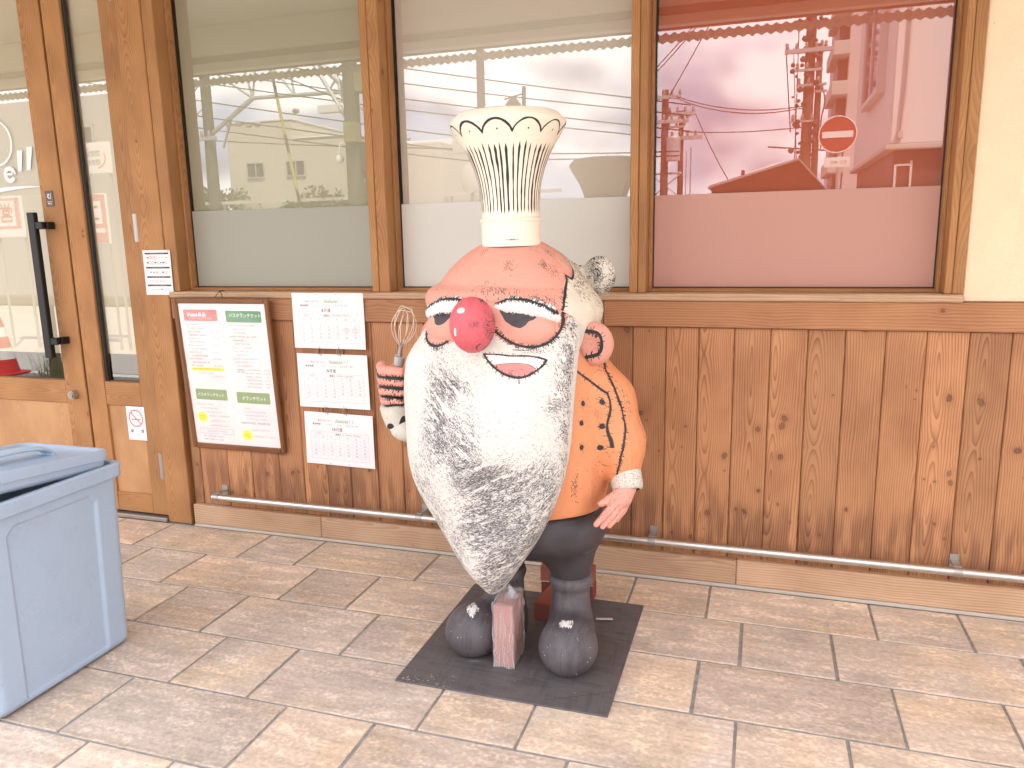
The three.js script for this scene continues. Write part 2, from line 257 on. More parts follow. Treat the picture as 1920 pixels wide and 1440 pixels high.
// ---------- the statue's shapes, in its own metres: x right, y up from the base plate, z towards the street ----------
const HX = -0.042;
function sdHead(x, y, z) {
  const hx = x - HX, rho = Math.hypot(hx, z * 1.03);
  let d;
  if (y > 1.17) { const a = Math.pow(rho / 0.292, 1.75) + Math.pow((y - 1.17) / 0.28, 1.75); d = (Math.pow(a, 1 / 1.75) - 1) * 0.22; }
  else d = ell(hx, y - 1.17, z * 1.03, 0.292, 0.24, 0.292);
  const ring = Math.hypot(rho - 0.262, (y - (1.248 - 0.045 * Math.max(0, hx / 0.3) ** 2)) * 0.95) - 0.036;
  return smin(d, ring, 0.022);
}
const BEARD = smoothPoly([[-0.312, 1.13], [-0.336, 1.07], [-0.35, 0.98], [-0.354, 0.9], [-0.347, 0.78], [-0.317, 0.675], [-0.245, 0.545], [-0.158, 0.43], [-0.083, 0.335], [-0.045, 0.30], [-0.012, 0.318], [0.05, 0.405], [0.127, 0.53], [0.183, 0.67], [0.208, 0.82], [0.217, 0.97], [0.222, 1.1], [0.216, 1.19], [0.15, 1.245], [-0.04, 1.26], [-0.2, 1.245], [-0.265, 1.2]], 110);
const beardZ0 = (x, y) => { const u = (x + 0.075) / 0.29, t = Math.min(1, Math.max(0, (y - 0.3) / 0.95)); return 0.155 + 0.075 * Math.sin(Math.PI * Math.min(1, t * 0.9 + 0.1)) + (0.085 - 0.02 * t) * (1 - u * u) + 0.01 * Math.sin(x * 21 + y * 7) + 0.008 * Math.sin(y * 17 - x * 9); };
const beardZ = (x, y) => mix(beardZ0(x, y), Math.sqrt(Math.max(0.01, 0.0888 - (x - HX) ** 2)) - 0.034, sst(1.06, 1.22, y));
function sdBeard(x, y, z) {
  const d2 = poly2(x, y, BEARD), inn = Math.min(1, Math.max(0, -d2 / 0.14)), th = 0.028 + 0.03 * Math.sqrt(inn * (2 - inn)), zc = beardZ(x, y);
  return smax(d2, Math.abs(z - zc) * 0.93 - th, 0.04);
}
function sdTorso(x, y, z) {
  const yy = (y - 0.74) / (y > 0.74 ? 0.45 : 0.36);
  let t = (Math.pow(Math.pow(Math.abs(x) / 0.285, 2.2) + Math.pow(Math.abs(z) / 0.24, 2.2) + Math.pow(Math.abs(yy), 3), 1 / 2.4) - 1) * 0.2;
  t = smin(t, ell(x + 0.01, y - 1.02, z, 0.25, 0.16, 0.2), 0.06);
  return smax(t, 0.508 - y + 0.03 * Math.sin(x * 9), 0.012);
}
const sdArmR = (x, y, z) => chain(x, y, z, [[0.19, 1.02, -0.01, 0.08], [0.268, 0.9, 0.0, 0.094], [0.318, 0.77, 0.02, 0.082], [0.345, 0.672, 0.05, 0.054]], 0.05);
const sdArmL = (x, y, z) => chain(x, y, z, [[-0.22, 1.0, -0.01, 0.09], [-0.33, 0.88, 0.0, 0.085], [-0.41, 0.8, 0.03, 0.07], [-0.44, 0.83, 0.09, 0.055]], 0.05);
const sdJacket = (x, y, z) => smin(smin(sdTorso(x, y, z), sdArmR(x, y, z), 0.03), sdArmL(x, y, z), 0.03);
function sdTrousers(x, y, z) {
  const hips = ell(x - 0.015, y - 0.47, z, 0.252, 0.135, 0.215);
  const lr = chain(x, y, z, [[0.14, 0.42, 0.0, 0.115], [0.147, 0.33, 0.0, 0.074], [0.15, 0.25, 0.0, 0.051]], 0.04);
  const ll = chain(x, y, z, [[-0.11, 0.42, 0.0, 0.115], [-0.1, 0.33, -0.01, 0.074], [-0.097, 0.25, -0.012, 0.051]], 0.04);
  return smax(smin(smin(hips, lr, 0.06), ll, 0.06), y - 0.535, 0.01);
}
function sdBoot(x, y, z, toe, shaft) { // toe bulb [x,z], shaft [x,z]
  const dx = toe[0] - shaft[0], dz = toe[1] - shaft[1], l = Math.hypot(dx, dz), px = x - shaft[0], pz = z - shaft[1], a = (px * dx + pz * dz) / l, b = (-px * dz + pz * dx) / l;
  let d = ell(a - l, y - 0.082, b, 0.112, 0.094, 0.101);
  d = smin(d, ell(a - 0.03, y - 0.07, b, 0.095, 0.085, 0.072), 0.07);
  d = smin(d, cone(a, y, b, [-0.005, 0.03, 0], [0, 0.26, 0], 0.072, 0.066), 0.05);
  d = smax(d, y - 0.268, 0.012);
  d = smin(d, Math.hypot(Math.hypot(a, b) - 0.058, (y - 0.256) * 0.8) - 0.02, 0.012);
  return smax(d, -y, 0.006);
}
const sdBootR = (x, y, z) => sdBoot(x, y, z, [0.176, 0.15], [0.15, 0.0]);
const sdBootL = (x, y, z) => sdBoot(x, y, z, [-0.168, 0.125], [-0.098, -0.01]);
const NOSE = [-0.052, 1.193, 0.372, 0.068, 0.083, 0.066];
const sdNose = (x, y, z) => ell(x - NOSE[0], y - NOSE[1], z - NOSE[2], NOSE[3], NOSE[4], NOSE[5]);
// ---------- the restaurant front ----------
const house = thing('restaurant_building', 'cream plastered restaurant front with stained pine wainscot, timber windows and glazed door', 'building');
const P2 = (n, g, m, l) => part(n, g, m, house, l);
P2('wall', [slab(0.6845, 3.2, 1.19, 3.12, -0.12, 0, { c: 0.004 }), slab(-4.4, 0.6845, 2.9865, 3.12, -0.12, 0, { c: 0.004 }), slab(-6.2, -4.42, 0, 3.12, -0.12, 0, { c: 0.004 })], M.plaster);
P2('backing_panel', [slab(-2.79, 3.2, 0, 1.19, -0.2, -0.014, { c: 0 })], M.darkGap);
P2('room_wall', [slab(-6.2, 3.2, -0.15, 0.0, -5.2, -0.2, { c: 0 }), slab(-6.2, 3.2, 0, 3, -5.3, -5.2, { c: 0 }), slab(-6.3, -6.2, 0, 3, -5.2, -0.12, { c: 0 }), slab(3.2, 3.3, 0, 3, -5.2, -0.12, { c: 0 }), slab(-6.3, 3.3, 3.0, 3.12, -5.3, -0.121, { c: 0 })], M.room);
P2('upper_wall', slab(-6.3, 3.3, 3.141, 6.2, -8, 0, { c: 0.01 }), M.plaster);
{ // wainscot boards
  const xs = [-2.775, -2.721, -2.557, -2.409, -2.25, -2.11, -1.979, -1.849, -1.702, -1.569]; for (let i = 1; i < 9; i++) xs.push(-1.569 + (i * 1.068) / 9 * 1.0);
  const right = [-0.501, -0.366, -0.236, -0.099, 0.037, 0.172, 0.306, 0.445, 0.583, 0.721, 0.856]; xs.splice(10); for (let i = 1; i < 8; i++) xs.push(-1.569 + (i * 1.068) / 8);
  xs.push(...right); for (let i = 1; i < 17; i++) xs.push(0.856 + i * 0.137);
  const R = rng(9), deck = [5, 12, 2, 9, 15, 0, 7, 10, 3, 14, 6, 1, 13, 8, 4, 11];
  for (let i = 0; i + 1 < xs.length; i++) {
    const q = deck[i % 16], s = q >> 1;
    const w = xs[i + 1] - xs[i] - 0.0022, o = Math.max(0, (0.1375 - w) / 2), g = slab(xs[i] + 0.0011, xs[i + 1] - 0.0011, 0.118, 1.0825, -0.0125, R() * 0.0012, { c: 0.0042, grain: 1, off: [s * 0.1375 + o, 0.0] });
    if (i >= 16 && i < 32) { const u = g.attributes.uv; for (let k = 0; k < u.count; k++) u.setX(k, (2 * s + 1) * 0.1375 - u.getX(k)); }
    P2('wainscot_board', g, M.board[(q & 1) + 2 * (Math.floor(R() * 2))]);
  }
}
P2('wainscot_rail', slab(-2.79, -0.62, 1.083, 1.188, -0.013, 0.022, { grain: 0, c: 0.004 }), M.rail); P2('wainscot_rail', slab(-0.618, 3.2, 1.083, 1.188, -0.013, 0.022, { grain: 0, c: 0.004, off: [0.05, 2.3] }), M.rail);
for (const [a, b, y] of [[-2.775, -2.02, 0.118], [-2.018, -0.0602, 0.121], [-0.0585, 1.9, 0.124], [1.902, 3.2, 0.124]]) P2('baseboard', slab(a, b, 0.014, y, -0.013, 0.026, { grain: 0, c: 0.004 }), M.sill);
P2('baseboard_mortar', slab(-2.775, 3.2, -0.002, 0.0135, -0.013, 0.032, { c: 0.004 }), std({ color: lin(0.5, 0.45, 0.38), roughness: 0.95 }));
P2('sill', slab(-2.79, 0.684, 1.1885, 1.217, -0.14, 0.030, { grain: 0, c: 0.004 }), M.sill);
P2('post', slab(-2.953, -2.803, 0, 2.986, -0.14, 0.016, { grain: 1, c: 0.004 }), M.timber[1]);
P2('post', slab(0.6485, 0.684, 1.2175, 2.986, -0.13, 0.014, { grain: 1, c: 0.003 }), M.timber[0]);
P2('header', slab(-4.4, 0.6845, 2.86, 2.986, -0.14, 0.012, { grain: 0 }), M.timber[1]);
// three windows, each with a coloured sheet behind clear glass and frosted film on its lower part
const coloured = (r, g, b) => std({ color: lin(r, g, b), roughness: 0.85 });
function makeWindow(x0, x1, fl, fr, sheetC, frostC, label) { // x0,x1: clear opening; fl/fr: frame pieces [outer edge]
  const w = new THREE.Group(); w.name = 'window'; house.add(w); w.userData.label = label;
  const side = (a, b, t) => part('frame', slab(a, b, 1.2175, 2.86, -0.135, 0.012, { grain: 1, c: 0.003 }), M.timber[t], w);
  side(fl, x0, 0); side(x1, fr, 1);
  part('frame', slab(x0, x1, 2.82, 2.86, -0.135, 0.010, { grain: 0 }), M.timber[1], w);
  part('bead', [slab(x0, x0 + 0.012, 1.2175, 2.82, -0.104, -0.062, { grain: 1, c: 0.002 }), slab(x1 - 0.012, x1, 1.2175, 2.82, -0.104, -0.062, { grain: 1, c: 0.002 }), slab(x0 + 0.012, x1 - 0.012, 1.2175, 1.231, -0.104, -0.062, { grain: 0, c: 0.002 })], M.timber[0], w);
  part('gasket', [slab(x0 + 0.012, x0 + 0.017, 1.231, 2.82, -0.1085, -0.1045, { c: 0 }), slab(x1 - 0.017, x1 - 0.012, 1.231, 2.82, -0.1085, -0.1045, { c: 0 }), slab(x0 + 0.017, x1 - 0.017, 1.231, 1.236, -0.1085, -0.1045, { c: 0 })], M.gasket, w);
  part('pane', new THREE.PlaneGeometry(x1 - x0, 1.605).translate((x0 + x1) / 2, 2.0175, -0.11), M.glass, w);
  part('colour_film', new THREE.PlaneGeometry(x1 - x0 - 0.03, 1.605).translate((x0 + x1) / 2 + 0.006, 2.0175, -0.119), sheetC, w);
  part('frosted_film', new THREE.PlaneGeometry(x1 - x0 - 0.034, 1.605 - 1.236).translate((x0 + x1) / 2, (1.605 + 1.236) / 2, -0.1062), frostC, w);
}
const frost = (r, g, b) => std({ color: lin(r, g, b), roughness: 0.42, bumpMap: texFrom(256, 256, (x, y, o) => { o[0] = o[1] = o[2] = vn(x * 0.8, y * 0.8); }, { srgb: false, rep: [30, 12] }), bumpScale: 0.0002 });
makeWindow(-2.735, -1.676, -2.801, -1.641, coloured(0.36, 0.345, 0.24), frost(0.32, 0.315, 0.26), 'green tinted window over the menu board');
makeWindow(-1.588, -0.516, -1.639, -0.483, coloured(0.54, 0.485, 0.40), frost(0.61, 0.6, 0.545), 'cream tinted window behind the tall chef hat');
makeWindow(-0.45, 0.622, -0.481, 0.647, coloured(0.40, 0.09, 0.036), frost(0.49, 0.25, 0.195), 'red tinted window beside the cream wall');
// the glazed door leaf on the left and its narrow hinged side leaf
const clothM = std({ color: lin(0.48, 0.425, 0.29), roughness: 0.85 });
{
  const d = new THREE.Group(); d.name = 'door'; house.add(d); d.userData.label = 'wide glazed door leaf with black pull handle';
  part('stile', slab(-3.563, -3.423, 0.03, 2.86, -0.05, 0.0, { grain: 1, c: 0.003 }), M.timber[1], d); part('stile', slab(-4.4, -4.27, 0.03, 2.86, -0.05, 0.0, { grain: 1 }), M.timber[1], d);
  part('rail', slab(-4.27, -3.563, 0.612, 0.737, -0.05, -0.002, { grain: 0, c: 0.003 }), M.timber[2], d); part('rail', slab(-4.27, -3.563, 0.03, 0.15, -0.05, -0.002, { grain: 0 }), M.timber[1], d); part('rail', slab(-4.27, -3.563, 2.78, 2.86, -0.05, -0.002, { grain: 0 }), M.timber[1], d);
  part('panel', slab(-4.275, -3.558, 0.145, 0.617, -0.035, -0.012, { grain: 1, c: 0 }), M.veneer, d);
  part('pane', new THREE.PlaneGeometry(0.715, 2.045).translate(-3.9165, 1.756, -0.03), M.glass, d);
  part('film', new THREE.PlaneGeometry(0.707, 1.9).translate(-3.9165, 0.878 + 0.95, -0.042), clothM, d);
  const h = part('handle', [slab(-3.592, -3.545, 0.87, 1.62, 0.045, 0.075, { c: 0.004 }), slab(-3.545, -3.5, 1.535, 1.572, 0.047, 0.072, { c: 0.003 }), slab(-3.53, -3.49, 1.535, 1.572, 0.0, 0.047, { c: 0.003 }), slab(-3.545, -3.5, 0.94, 0.977, 0.047, 0.072, { c: 0.003 }), slab(-3.53, -3.49, 0.94, 0.977, 0.0, 0.047, { c: 0.003 })], M.blackMetal, d);
  part('lock', [new THREE.CylinderGeometry(0.022, 0.025, 0.03, 28).rotateX(Math.PI / 2).translate(-3.497, 0.664, 0.015), new THREE.CylinderGeometry(0.015, 0.015, 0.008, 24).rotateX(Math.PI / 2).translate(-3.497, 0.664, 0.034), slab(-3.4985, -3.4955, 0.658, 0.67, 0.038, 0.0395, { c: 0 })], M.alu, d);
  // white lettering stuck on the pane: only its end shows
  const shapes = [], ex = (x, y, w, h2, sk) => { const s = new THREE.Shape(); s.moveTo(x, y); s.lineTo(x + w * 0.7, y); s.lineTo(x + w + sk, y + h2); s.lineTo(x + sk - w * 0.1, y + h2); return s; };
  shapes.push(ex(-3.724, 1.835, 0.034, 0.105, 0.012), ex(-3.664, 1.84, 0.036, 0.115, 0.02));
  for (const [x, y] of [[-3.711, 1.806], [-3.648, 1.808]]) { const s = new THREE.Shape(); s.absarc(x, y, 0.016, 0, 7); shapes.push(s); }
  { const s = new THREE.Shape(); s.absarc(-3.785, 1.822, 0.042, 0.0, Math.PI * 1.82); s.absarc(-3.785, 1.822, 0.02, Math.PI * 1.82, 0.0, true); shapes.push(s, ex(-3.805, 1.818, 0.052, 0.012, 0)); }
  { const s = new THREE.Shape(); s.moveTo(-4.25, 1.70); s.quadraticCurveTo(-3.9, 1.785, -3.545, 1.752); s.quadraticCurveTo(-3.9, 1.755, -4.25, 1.66); shapes.push(s); }
  { const s = new THREE.Shape(); s.absarc(-3.86, 1.985, 0.12, -1.5, 1.5); s.absarc(-3.86, 1.985, 0.108, 1.5, -1.5, true); shapes.push(s); const t = new THREE.Shape(); t.absarc(-3.80, 1.935, 0.022, 0, 7); shapes.push(t); }
  part('lettering', new THREE.ShapeGeometry(shapes, 20).translate(0, 0, -0.0275), std({ color: lin(0.82, 0.82, 0.8), roughness: 0.6 }), d);
  const s = new THREE.Group(); s.name = 'door'; house.add(s); s.userData.label = 'narrow hinged side leaf with a slim glass strip';
  part('stile', slab(-3.408, -3.292, 0.03, 2.86, -0.05, 0.002, { grain: 1, c: 0.003 }), M.timber[2], s); part('stile', slab(-3.06, -2.9565, 0.03, 2.86, -0.05, 0.002, { grain: 1, c: 0.003 }), M.timber[0], s);
  part('rail', slab(-3.292, -3.06, 0.616, 0.742, -0.05, 0.0, { grain: 0, c: 0.003 }), M.timber[1], s); part('rail', slab(-3.292, -3.06, 0.03, 0.135, -0.05, 0.0, { grain: 0, c: 0.003 }), M.timber[1], s); part('rail', slab(-3.292, -3.06, 2.78, 2.86, -0.05, 0.0, { grain: 0 }), M.timber[1], s);
  part('panel', slab(-3.297, -3.055, 0.13, 0.62, -0.035, -0.012, { grain: 1, c: 0 }), M.veneer, s);
  part('pane', new THREE.PlaneGeometry(0.24, 2.04).translate(-3.176, 1.7585, -0.03), M.glass, s);
  part('film', new THREE.PlaneGeometry(0.226, 1.9).translate(-3.174, 0.885 + 0.95, -0.042), clothM, s);
  part('gasket', slab(-3.292, -3.276, 0.742, 2.78, -0.028, -0.012, { c: 0.001 }), M.gasket, s);
  for (const [a, b] of [[1.462, 1.598], [0.232, 0.372], [2.578, 2.68]]) part('hinge', [new THREE.CylinderGeometry(0.0085, 0.0085, b - a, 14).translate(-2.9575, (a + b) / 2, 0.012), slab(-2.985, -2.9585, a, b, 0.002, 0.005, { c: 0 })], M.alu, s);
  P2('door_gap', [slab(-3.4225, -3.4085, 0.03, 2.86, -0.05, -0.03, { c: 0 })], M.darkGap);
  P2('threshold', slab(-4.4, -2.953, 0, 0.022, -0.1, 0.03, { c: 0.004 }), M.alu);
}
// the roof over the walk: soffit, beam, gutter and the edge of its corrugated sheet
P2('soffit', slab(-9, 7, 3.0342, 3.14, -0.119, 1.91, { c: 0.005 }), M.soffit);
P2('eave_beam', slab(-9, 7, 2.8307, 3.0337, 1.77, 1.91, { c: 0.006 }), M.soffit);
P2('gutter', [slab(-9, 7, 2.7895, 2.8302, 1.81, 1.85, { c: 0.004 }), slab(-9, 7, 2.7205, 2.7267, 1.9, 1.94, { c: 0.001 })], std({ color: lin(0.2, 0.18, 0.15), roughness: 0.7 }));
P2('gutter', slab(-9, 7, 2.7277, 2.789, 1.83, 1.97, { c: 0.006 }), M.soffit);
{
  const n = 16 / 0.0095 | 0, pos = [], idx = []; const w = (x) => 0.0075 * Math.sin((x / 0.056) * 2 * Math.PI);
  for (let j = 0; j < 3; j++) for (let i = 0; i <= n; i++) { const x = -9 + (i * 16) / n, t = j / 2; pos.push(x, mix(2.703, 2.6741, t) + w(x), mix(1.96, 2.05, t)); }
  for (let j = 0; j < 2; j++) for (let i = 0; i < n; i++) { const a = j * (n + 1) + i, b = a + n + 1; idx.push(a, b, a + 1, a + 1, b, b + 1); }
  const g = new THREE.BufferGeometry(); g.setAttribute('position', new THREE.Float32BufferAttribute(pos, 3)); g.setIndex(idx); g.computeVertexNormals();
  P2('corrugated_roof_edge', [g, g.clone().translate(0, 0.004, 0)], std({ color: lin(0.62, 0.58, 0.5), roughness: 0.6, side: THREE.DoubleSide }));
}

// ---------- tiled floor ----------
const floorM = std({ map: texFrom(256, 256, (x, y, o) => { const n = fbm(x * 0.11, y * 0.11, 4), f = vn(x * 0.9, y * 0.9); o[0] = 0.17 + 0.2 * n + 0.05 * f; o[1] = o[0] * 0.93; o[2] = o[0] * 0.84; }, { rep: [2, 2] }), roughness: 0.95 });
const floor = struct('tiled_floor', slab(-9, 7, -0.13, -0.005, -0.3, 2.62, { c: 0 }), floorM);
{
  const W = 1024, rel = new Float32Array(W * W), S = 1.3 / W;
  const map = texFrom(W, W, (px, py, o) => {
    const x = px * S, y = py * S, big = fbm(x * 3.2, y * 3.6, 4), mid = fbm(x * 9 + 8, y * 26, 4), fine = fbm(x * 95 + 3, y * 120 + 60, 3), pit = vn(x * 260, y * 330), streak = fbm(x * 7 + 31, y * 70 + 11, 3);
    const ochre = sst(0.5, 0.72, fbm(x * 4 + 90, y * 5 + 12, 4)), gray = sst(0.5, 0.75, fbm(x * 3.4 + 40, y * 4.4 + 77, 4)), chalk = sst(0.55, 0.72, mid * 0.5 + fine * 0.5);
    let v = 0.93 + (big - 0.5) * 0.44 + (mid - 0.5) * 0.3 + (fine - 0.5) * 0.4 + (streak - 0.5) * 0.3; if (pit > 0.88) v -= 0.2 * sst(0.88, 0.97, pit); v += chalk * 0.17;
    o[0] = v * mix(0.645, 0.66, ochre); o[1] = v * mix(0.53, 0.52, ochre); o[2] = v * mix(0.42, 0.375, ochre);
    const g2 = v * 0.44; o[0] = mix(o[0], g2 * 1.05, gray * 0.16); o[1] = mix(o[1], g2 * 0.88, gray * 0.16); o[2] = mix(o[2], g2 * 0.74, gray * 0.16);
    rel[py * W + px] = 0.5 + (fine - 0.5) * 0.55 + (mid - 0.5) * 0.3 - sst(0.82, 0.95, pit) * 0.3;
  }, { rep: [1 / 1.3, 1 / 1.3] });
  const bump = texFrom(W, W, (x, y, o) => { o[0] = o[1] = o[2] = rel[y * W + x]; }, { srgb: false, rep: [1 / 1.3, 1 / 1.3] }); for (const t of [map, bump]) t.wrapS = t.wrapT = THREE.MirroredRepeatWrapping;
  const mats = [[1, 1, 1], [0.93, 0.91, 0.9], [1.05, 1.02, 0.98], [0.98, 0.98, 0.98], [1.03, 0.97, 0.92], [0.9, 0.9, 0.9]].map((c) => std({ map, bumpMap: bump, bumpScale: 0.0022, roughness: 0.72, color: lin(...c) }));
  const lines = [0.034, 0.3185, 0.632, 0.9465, 1.262, 1.58, 1.895, 2.21, 2.525], Pd = 0.9155, R = rng(31);
  for (let r = 0; r + 1 < lines.length; r++) {
    const s0 = r % 2 ? -0.026 : 0.4445;
    for (let k = -5; k < 3; k++) for (const [a, b] of [[s0 + k * Pd, s0 + k * Pd + 0.312], [s0 + k * Pd + 0.312, s0 + (k + 1) * Pd]]) {
      if (b < -4.9 || a > 1.9) continue;
      const j = () => (R() - 0.5) * 0.003;
      const z0 = lines[r] + (r ? 0.0058 : 0);
      part('tile', slab(a + 0.0055 + j(), b - 0.0055 + j(), -0.013, (R() - 0.5) * 0.0012, z0 + j() * 0.5, lines[r + 1] - 0.0058 + j() * 0.5, { c: 0.0022, grain: 2, off: [R() * 9, R() * 9] }), mats[Math.floor(R() * 6)], floor);
    }
  }
}
// ---------- things fixed to the front ----------
{ // steel bumper rail along the foot of the wall
  const t = thing('bumper_rail', 'brushed steel tube rail on small brackets along the foot of the wainscot', 'rail', [0, 0.187, 0.07]);
  part('tube', [new THREE.CylinderGeometry(0.0165, 0.0165, 5.6, 28).rotateZ(Math.PI / 2).translate(0.195, 0, 0), new THREE.SphereGeometry(0.0172, 20, 12).scale(0.4, 1, 1).translate(-2.605, 0, 0)], M.steel, t);
  for (const x of [-2.583, -1.466, -0.402, 0.735, 1.85]) part('bracket', [slab(x - 0.016, x + 0.016, -0.01, 0.044, -0.07, -0.0655, { c: 0.001 }), slab(x - 0.014, x + 0.014, 0.0165, 0.0215, -0.065, -0.003, { c: 0.001 }), new THREE.CylinderGeometry(0.0188, 0.0188, 0.03, 24).rotateZ(Math.PI / 2).translate(x, 0, 0), slab(x - 0.004, x + 0.004, 0.015, 0.019, -0.058, -0.048, { c: 0.001 })], M.alu, t);
}
const paperM = (t, o = {}) => std({ map: t, roughness: 0.62, side: THREE.DoubleSide, ...o });
{ // menu in a brown frame, hung on a hook, its top standing off the wall
  const t = thing('menu_board', 'brown framed menu poster with red and green headings hanging under the green window', 'menu board', [-2.738, 0.428, 0.006]);
  const lean = new THREE.Group(); // placed through the parts' own turn below
  const tilt = 0.062, W = 0.546, H = 0.765, rot = (g) => g.rotateX(tilt);
  const fm = std({ ...PT, color: lin(0.52, 0.42, 0.38), roughness: 0.45, bumpScale: 0.0005 });
  for (const g of [slab(0, 0.024, 0, H, 0, 0.022, { grain: 1, c: 0.005 }), slab(W - 0.024, W, 0, H, 0, 0.022, { grain: 1, c: 0.005 }), slab(0.0242, W - 0.0242, 0, 0.026, 0, 0.0215, { grain: 0, c: 0.005 }), slab(0.0242, W - 0.0242, H - 0.026, H, 0, 0.0215, { grain: 0, c: 0.005 })]) part('frame', rot(g), fm, t);
  const tex = canvasTex(996, 1426, (g, w, h) => {
    g.fillStyle = '#f3ebe8'; g.fillRect(0, 0, w, h); const R = rng(5), px = w / 0.498;
    for (let i = 0; i < 30; i++) { g.fillStyle = `rgba(236,205,205,${0.05 + R() * 0.05})`; g.beginPath(); g.ellipse(R() * w, R() * h, 80 + R() * 160, 60 + R() * 160, R() * 3, 0, 7); g.fill(); }
    const head = (x, y, ww, hh, c, txt, sz) => { g.fillStyle = c; g.beginPath(); g.roundRect(x, y, ww, hh, 14); g.fill(); glyphText(g, txt, x + (ww - txt.length * sz * 0.95) / 2, y + hh * 0.22, sz, '#fff', 0.1); };
    head(52, 62, 390, 112, '#d9807d', 'Pizza単品', 46); tinyLine(g, R, 118, 142, 260, 13, '#ffe9e6');
    head(540, 70, 400, 112, '#6a9a72', 'パスタランチセット', 38);
    head(66, 858, 372, 110, '#93a877', 'ハンバーグ', 0); head(550, 872, 380, 112, '#93a877', '', 10);
    { let x = 86; x = glyphText(g, 'バスタランチセット', x, 898, 34, '#f6f8ee', 0.1); glyphText(g, 'タランチセット', 610, 912, 38, '#f6f8ee', 0.11); }
    for (let i = 0; i < 13; i++) { tinyLine(g, R, 62 + (i % 2) * 22, 206 + i * 34, i % 2 ? 190 : 150, 15, '#7a6a66'); if (i % 2 === 0) tinyLine(g, R, 330, 206 + i * 34, 100, 13, '#c98b8b'); }
    for (let i = 0; i < 12; i++) tinyLine(g, R, 560 + (i % 3) * 24, 206 + i * 36, i % 3 ? 160 : 300, 15, i > 8 ? '#c27a80' : '#6f7a72');
    for (let i = 0; i < 6; i++) { tinyLine(g, R, 690, 640 + i * 34, 170, 13, '#8a7a78'); tinyLine(g, R, 900, 640 + i * 34, 60, 13, '#d08c90'); } tinyLine(g, R, 590, 640, 90, 16, '#444'); tinyLine(g, R, 590, 664, 90, 14, '#555');
    g.fillStyle = '#f2e84a'; g.fillRect(60, 640, 380, 30); tinyLine(g, R, 80, 646, 320, 13, '#b99a2a'); tinyLine(g, R, 120, 690, 180, 12, '#998'); tinyLine(g, R, 300, 720, 130, 12, '#d08c90');
    for (const [x, y, r] of [[88, 1150, 54], [600, 1326 - 10, 56]]) { g.fillStyle = '#f4ee52'; g.beginPath(); g.arc(x + 20, y, r, 0, 7); g.fill(); tinyLine(g, R, x - 10, y - 14, 60, 12, '#c9803a'); tinyLine(g, R, x - 10, y + 8, 60, 12, '#c9803a'); }
    for (let i = 0; i < 3; i++) { tinyLine(g, R, 60 + i * 40, 1010 + i * 40, 200, 13, '#8a8a80'); tinyLine(g, R, 190, 1130 + i * 50, 230, 14, i ? '#c98b8b' : '#8a8a80'); }
    g.strokeStyle = '#c98b8b'; g.lineWidth = 3; g.strokeRect(58, 1270, 400, 52); tinyLine(g, R, 150, 1288, 220, 16, '#c98b8b'); for (let i = 0; i < 2; i++) tinyLine(g, R, 90, 1344 + i * 34, 240, 14, '#777');
    tinyLine(g, R, 560, 1178, 330, 20, '#777'); for (let i = 0; i < 4; i++) tinyLine(g, R, 620, 1030 + i * 36, i ? 240 : 70, 14, '#999'); tinyLine(g, R, 680, 1250, 200, 14, '#c98b8b'); tinyLine(g, R, 700, 1316, 230, 14, '#c98b8b');
  });
  part('menu_sheet', rot(new THREE.PlaneGeometry(0.498, 0.713).translate(W / 2, H / 2, 0.010)), paperM(tex), t);
  const cover = sheet(0.498, 0.713, 24, 60, (x, y) => 0.0024 * Math.sin(y * 34 + x * 5) * Math.sin(y * 9 + 1) + 0.0012 * Math.sin(x * 30 + y * 12)).translate(0.024, 0.739, 0.0155);
  part('clear_cover', rot(cover), phys({ color: lin(1, 1, 1), transmission: 1, thickness: 0, roughness: 0.03, ior: 1.5 }), t);
  part('hook', [tube([[0.245, H - 0.004, 0.062], [0.262, H + 0.022, 0.05], [0.27, H + 0.028, 0.045], [0.279, H + 0.02, 0.05], [0.294, H - 0.004, 0.062]], 0.0016), bar([0.27, H + 0.03, 0.016], [0.27, H + 0.03, 0.05], 0.0022)], M.blackMetal, t);
}
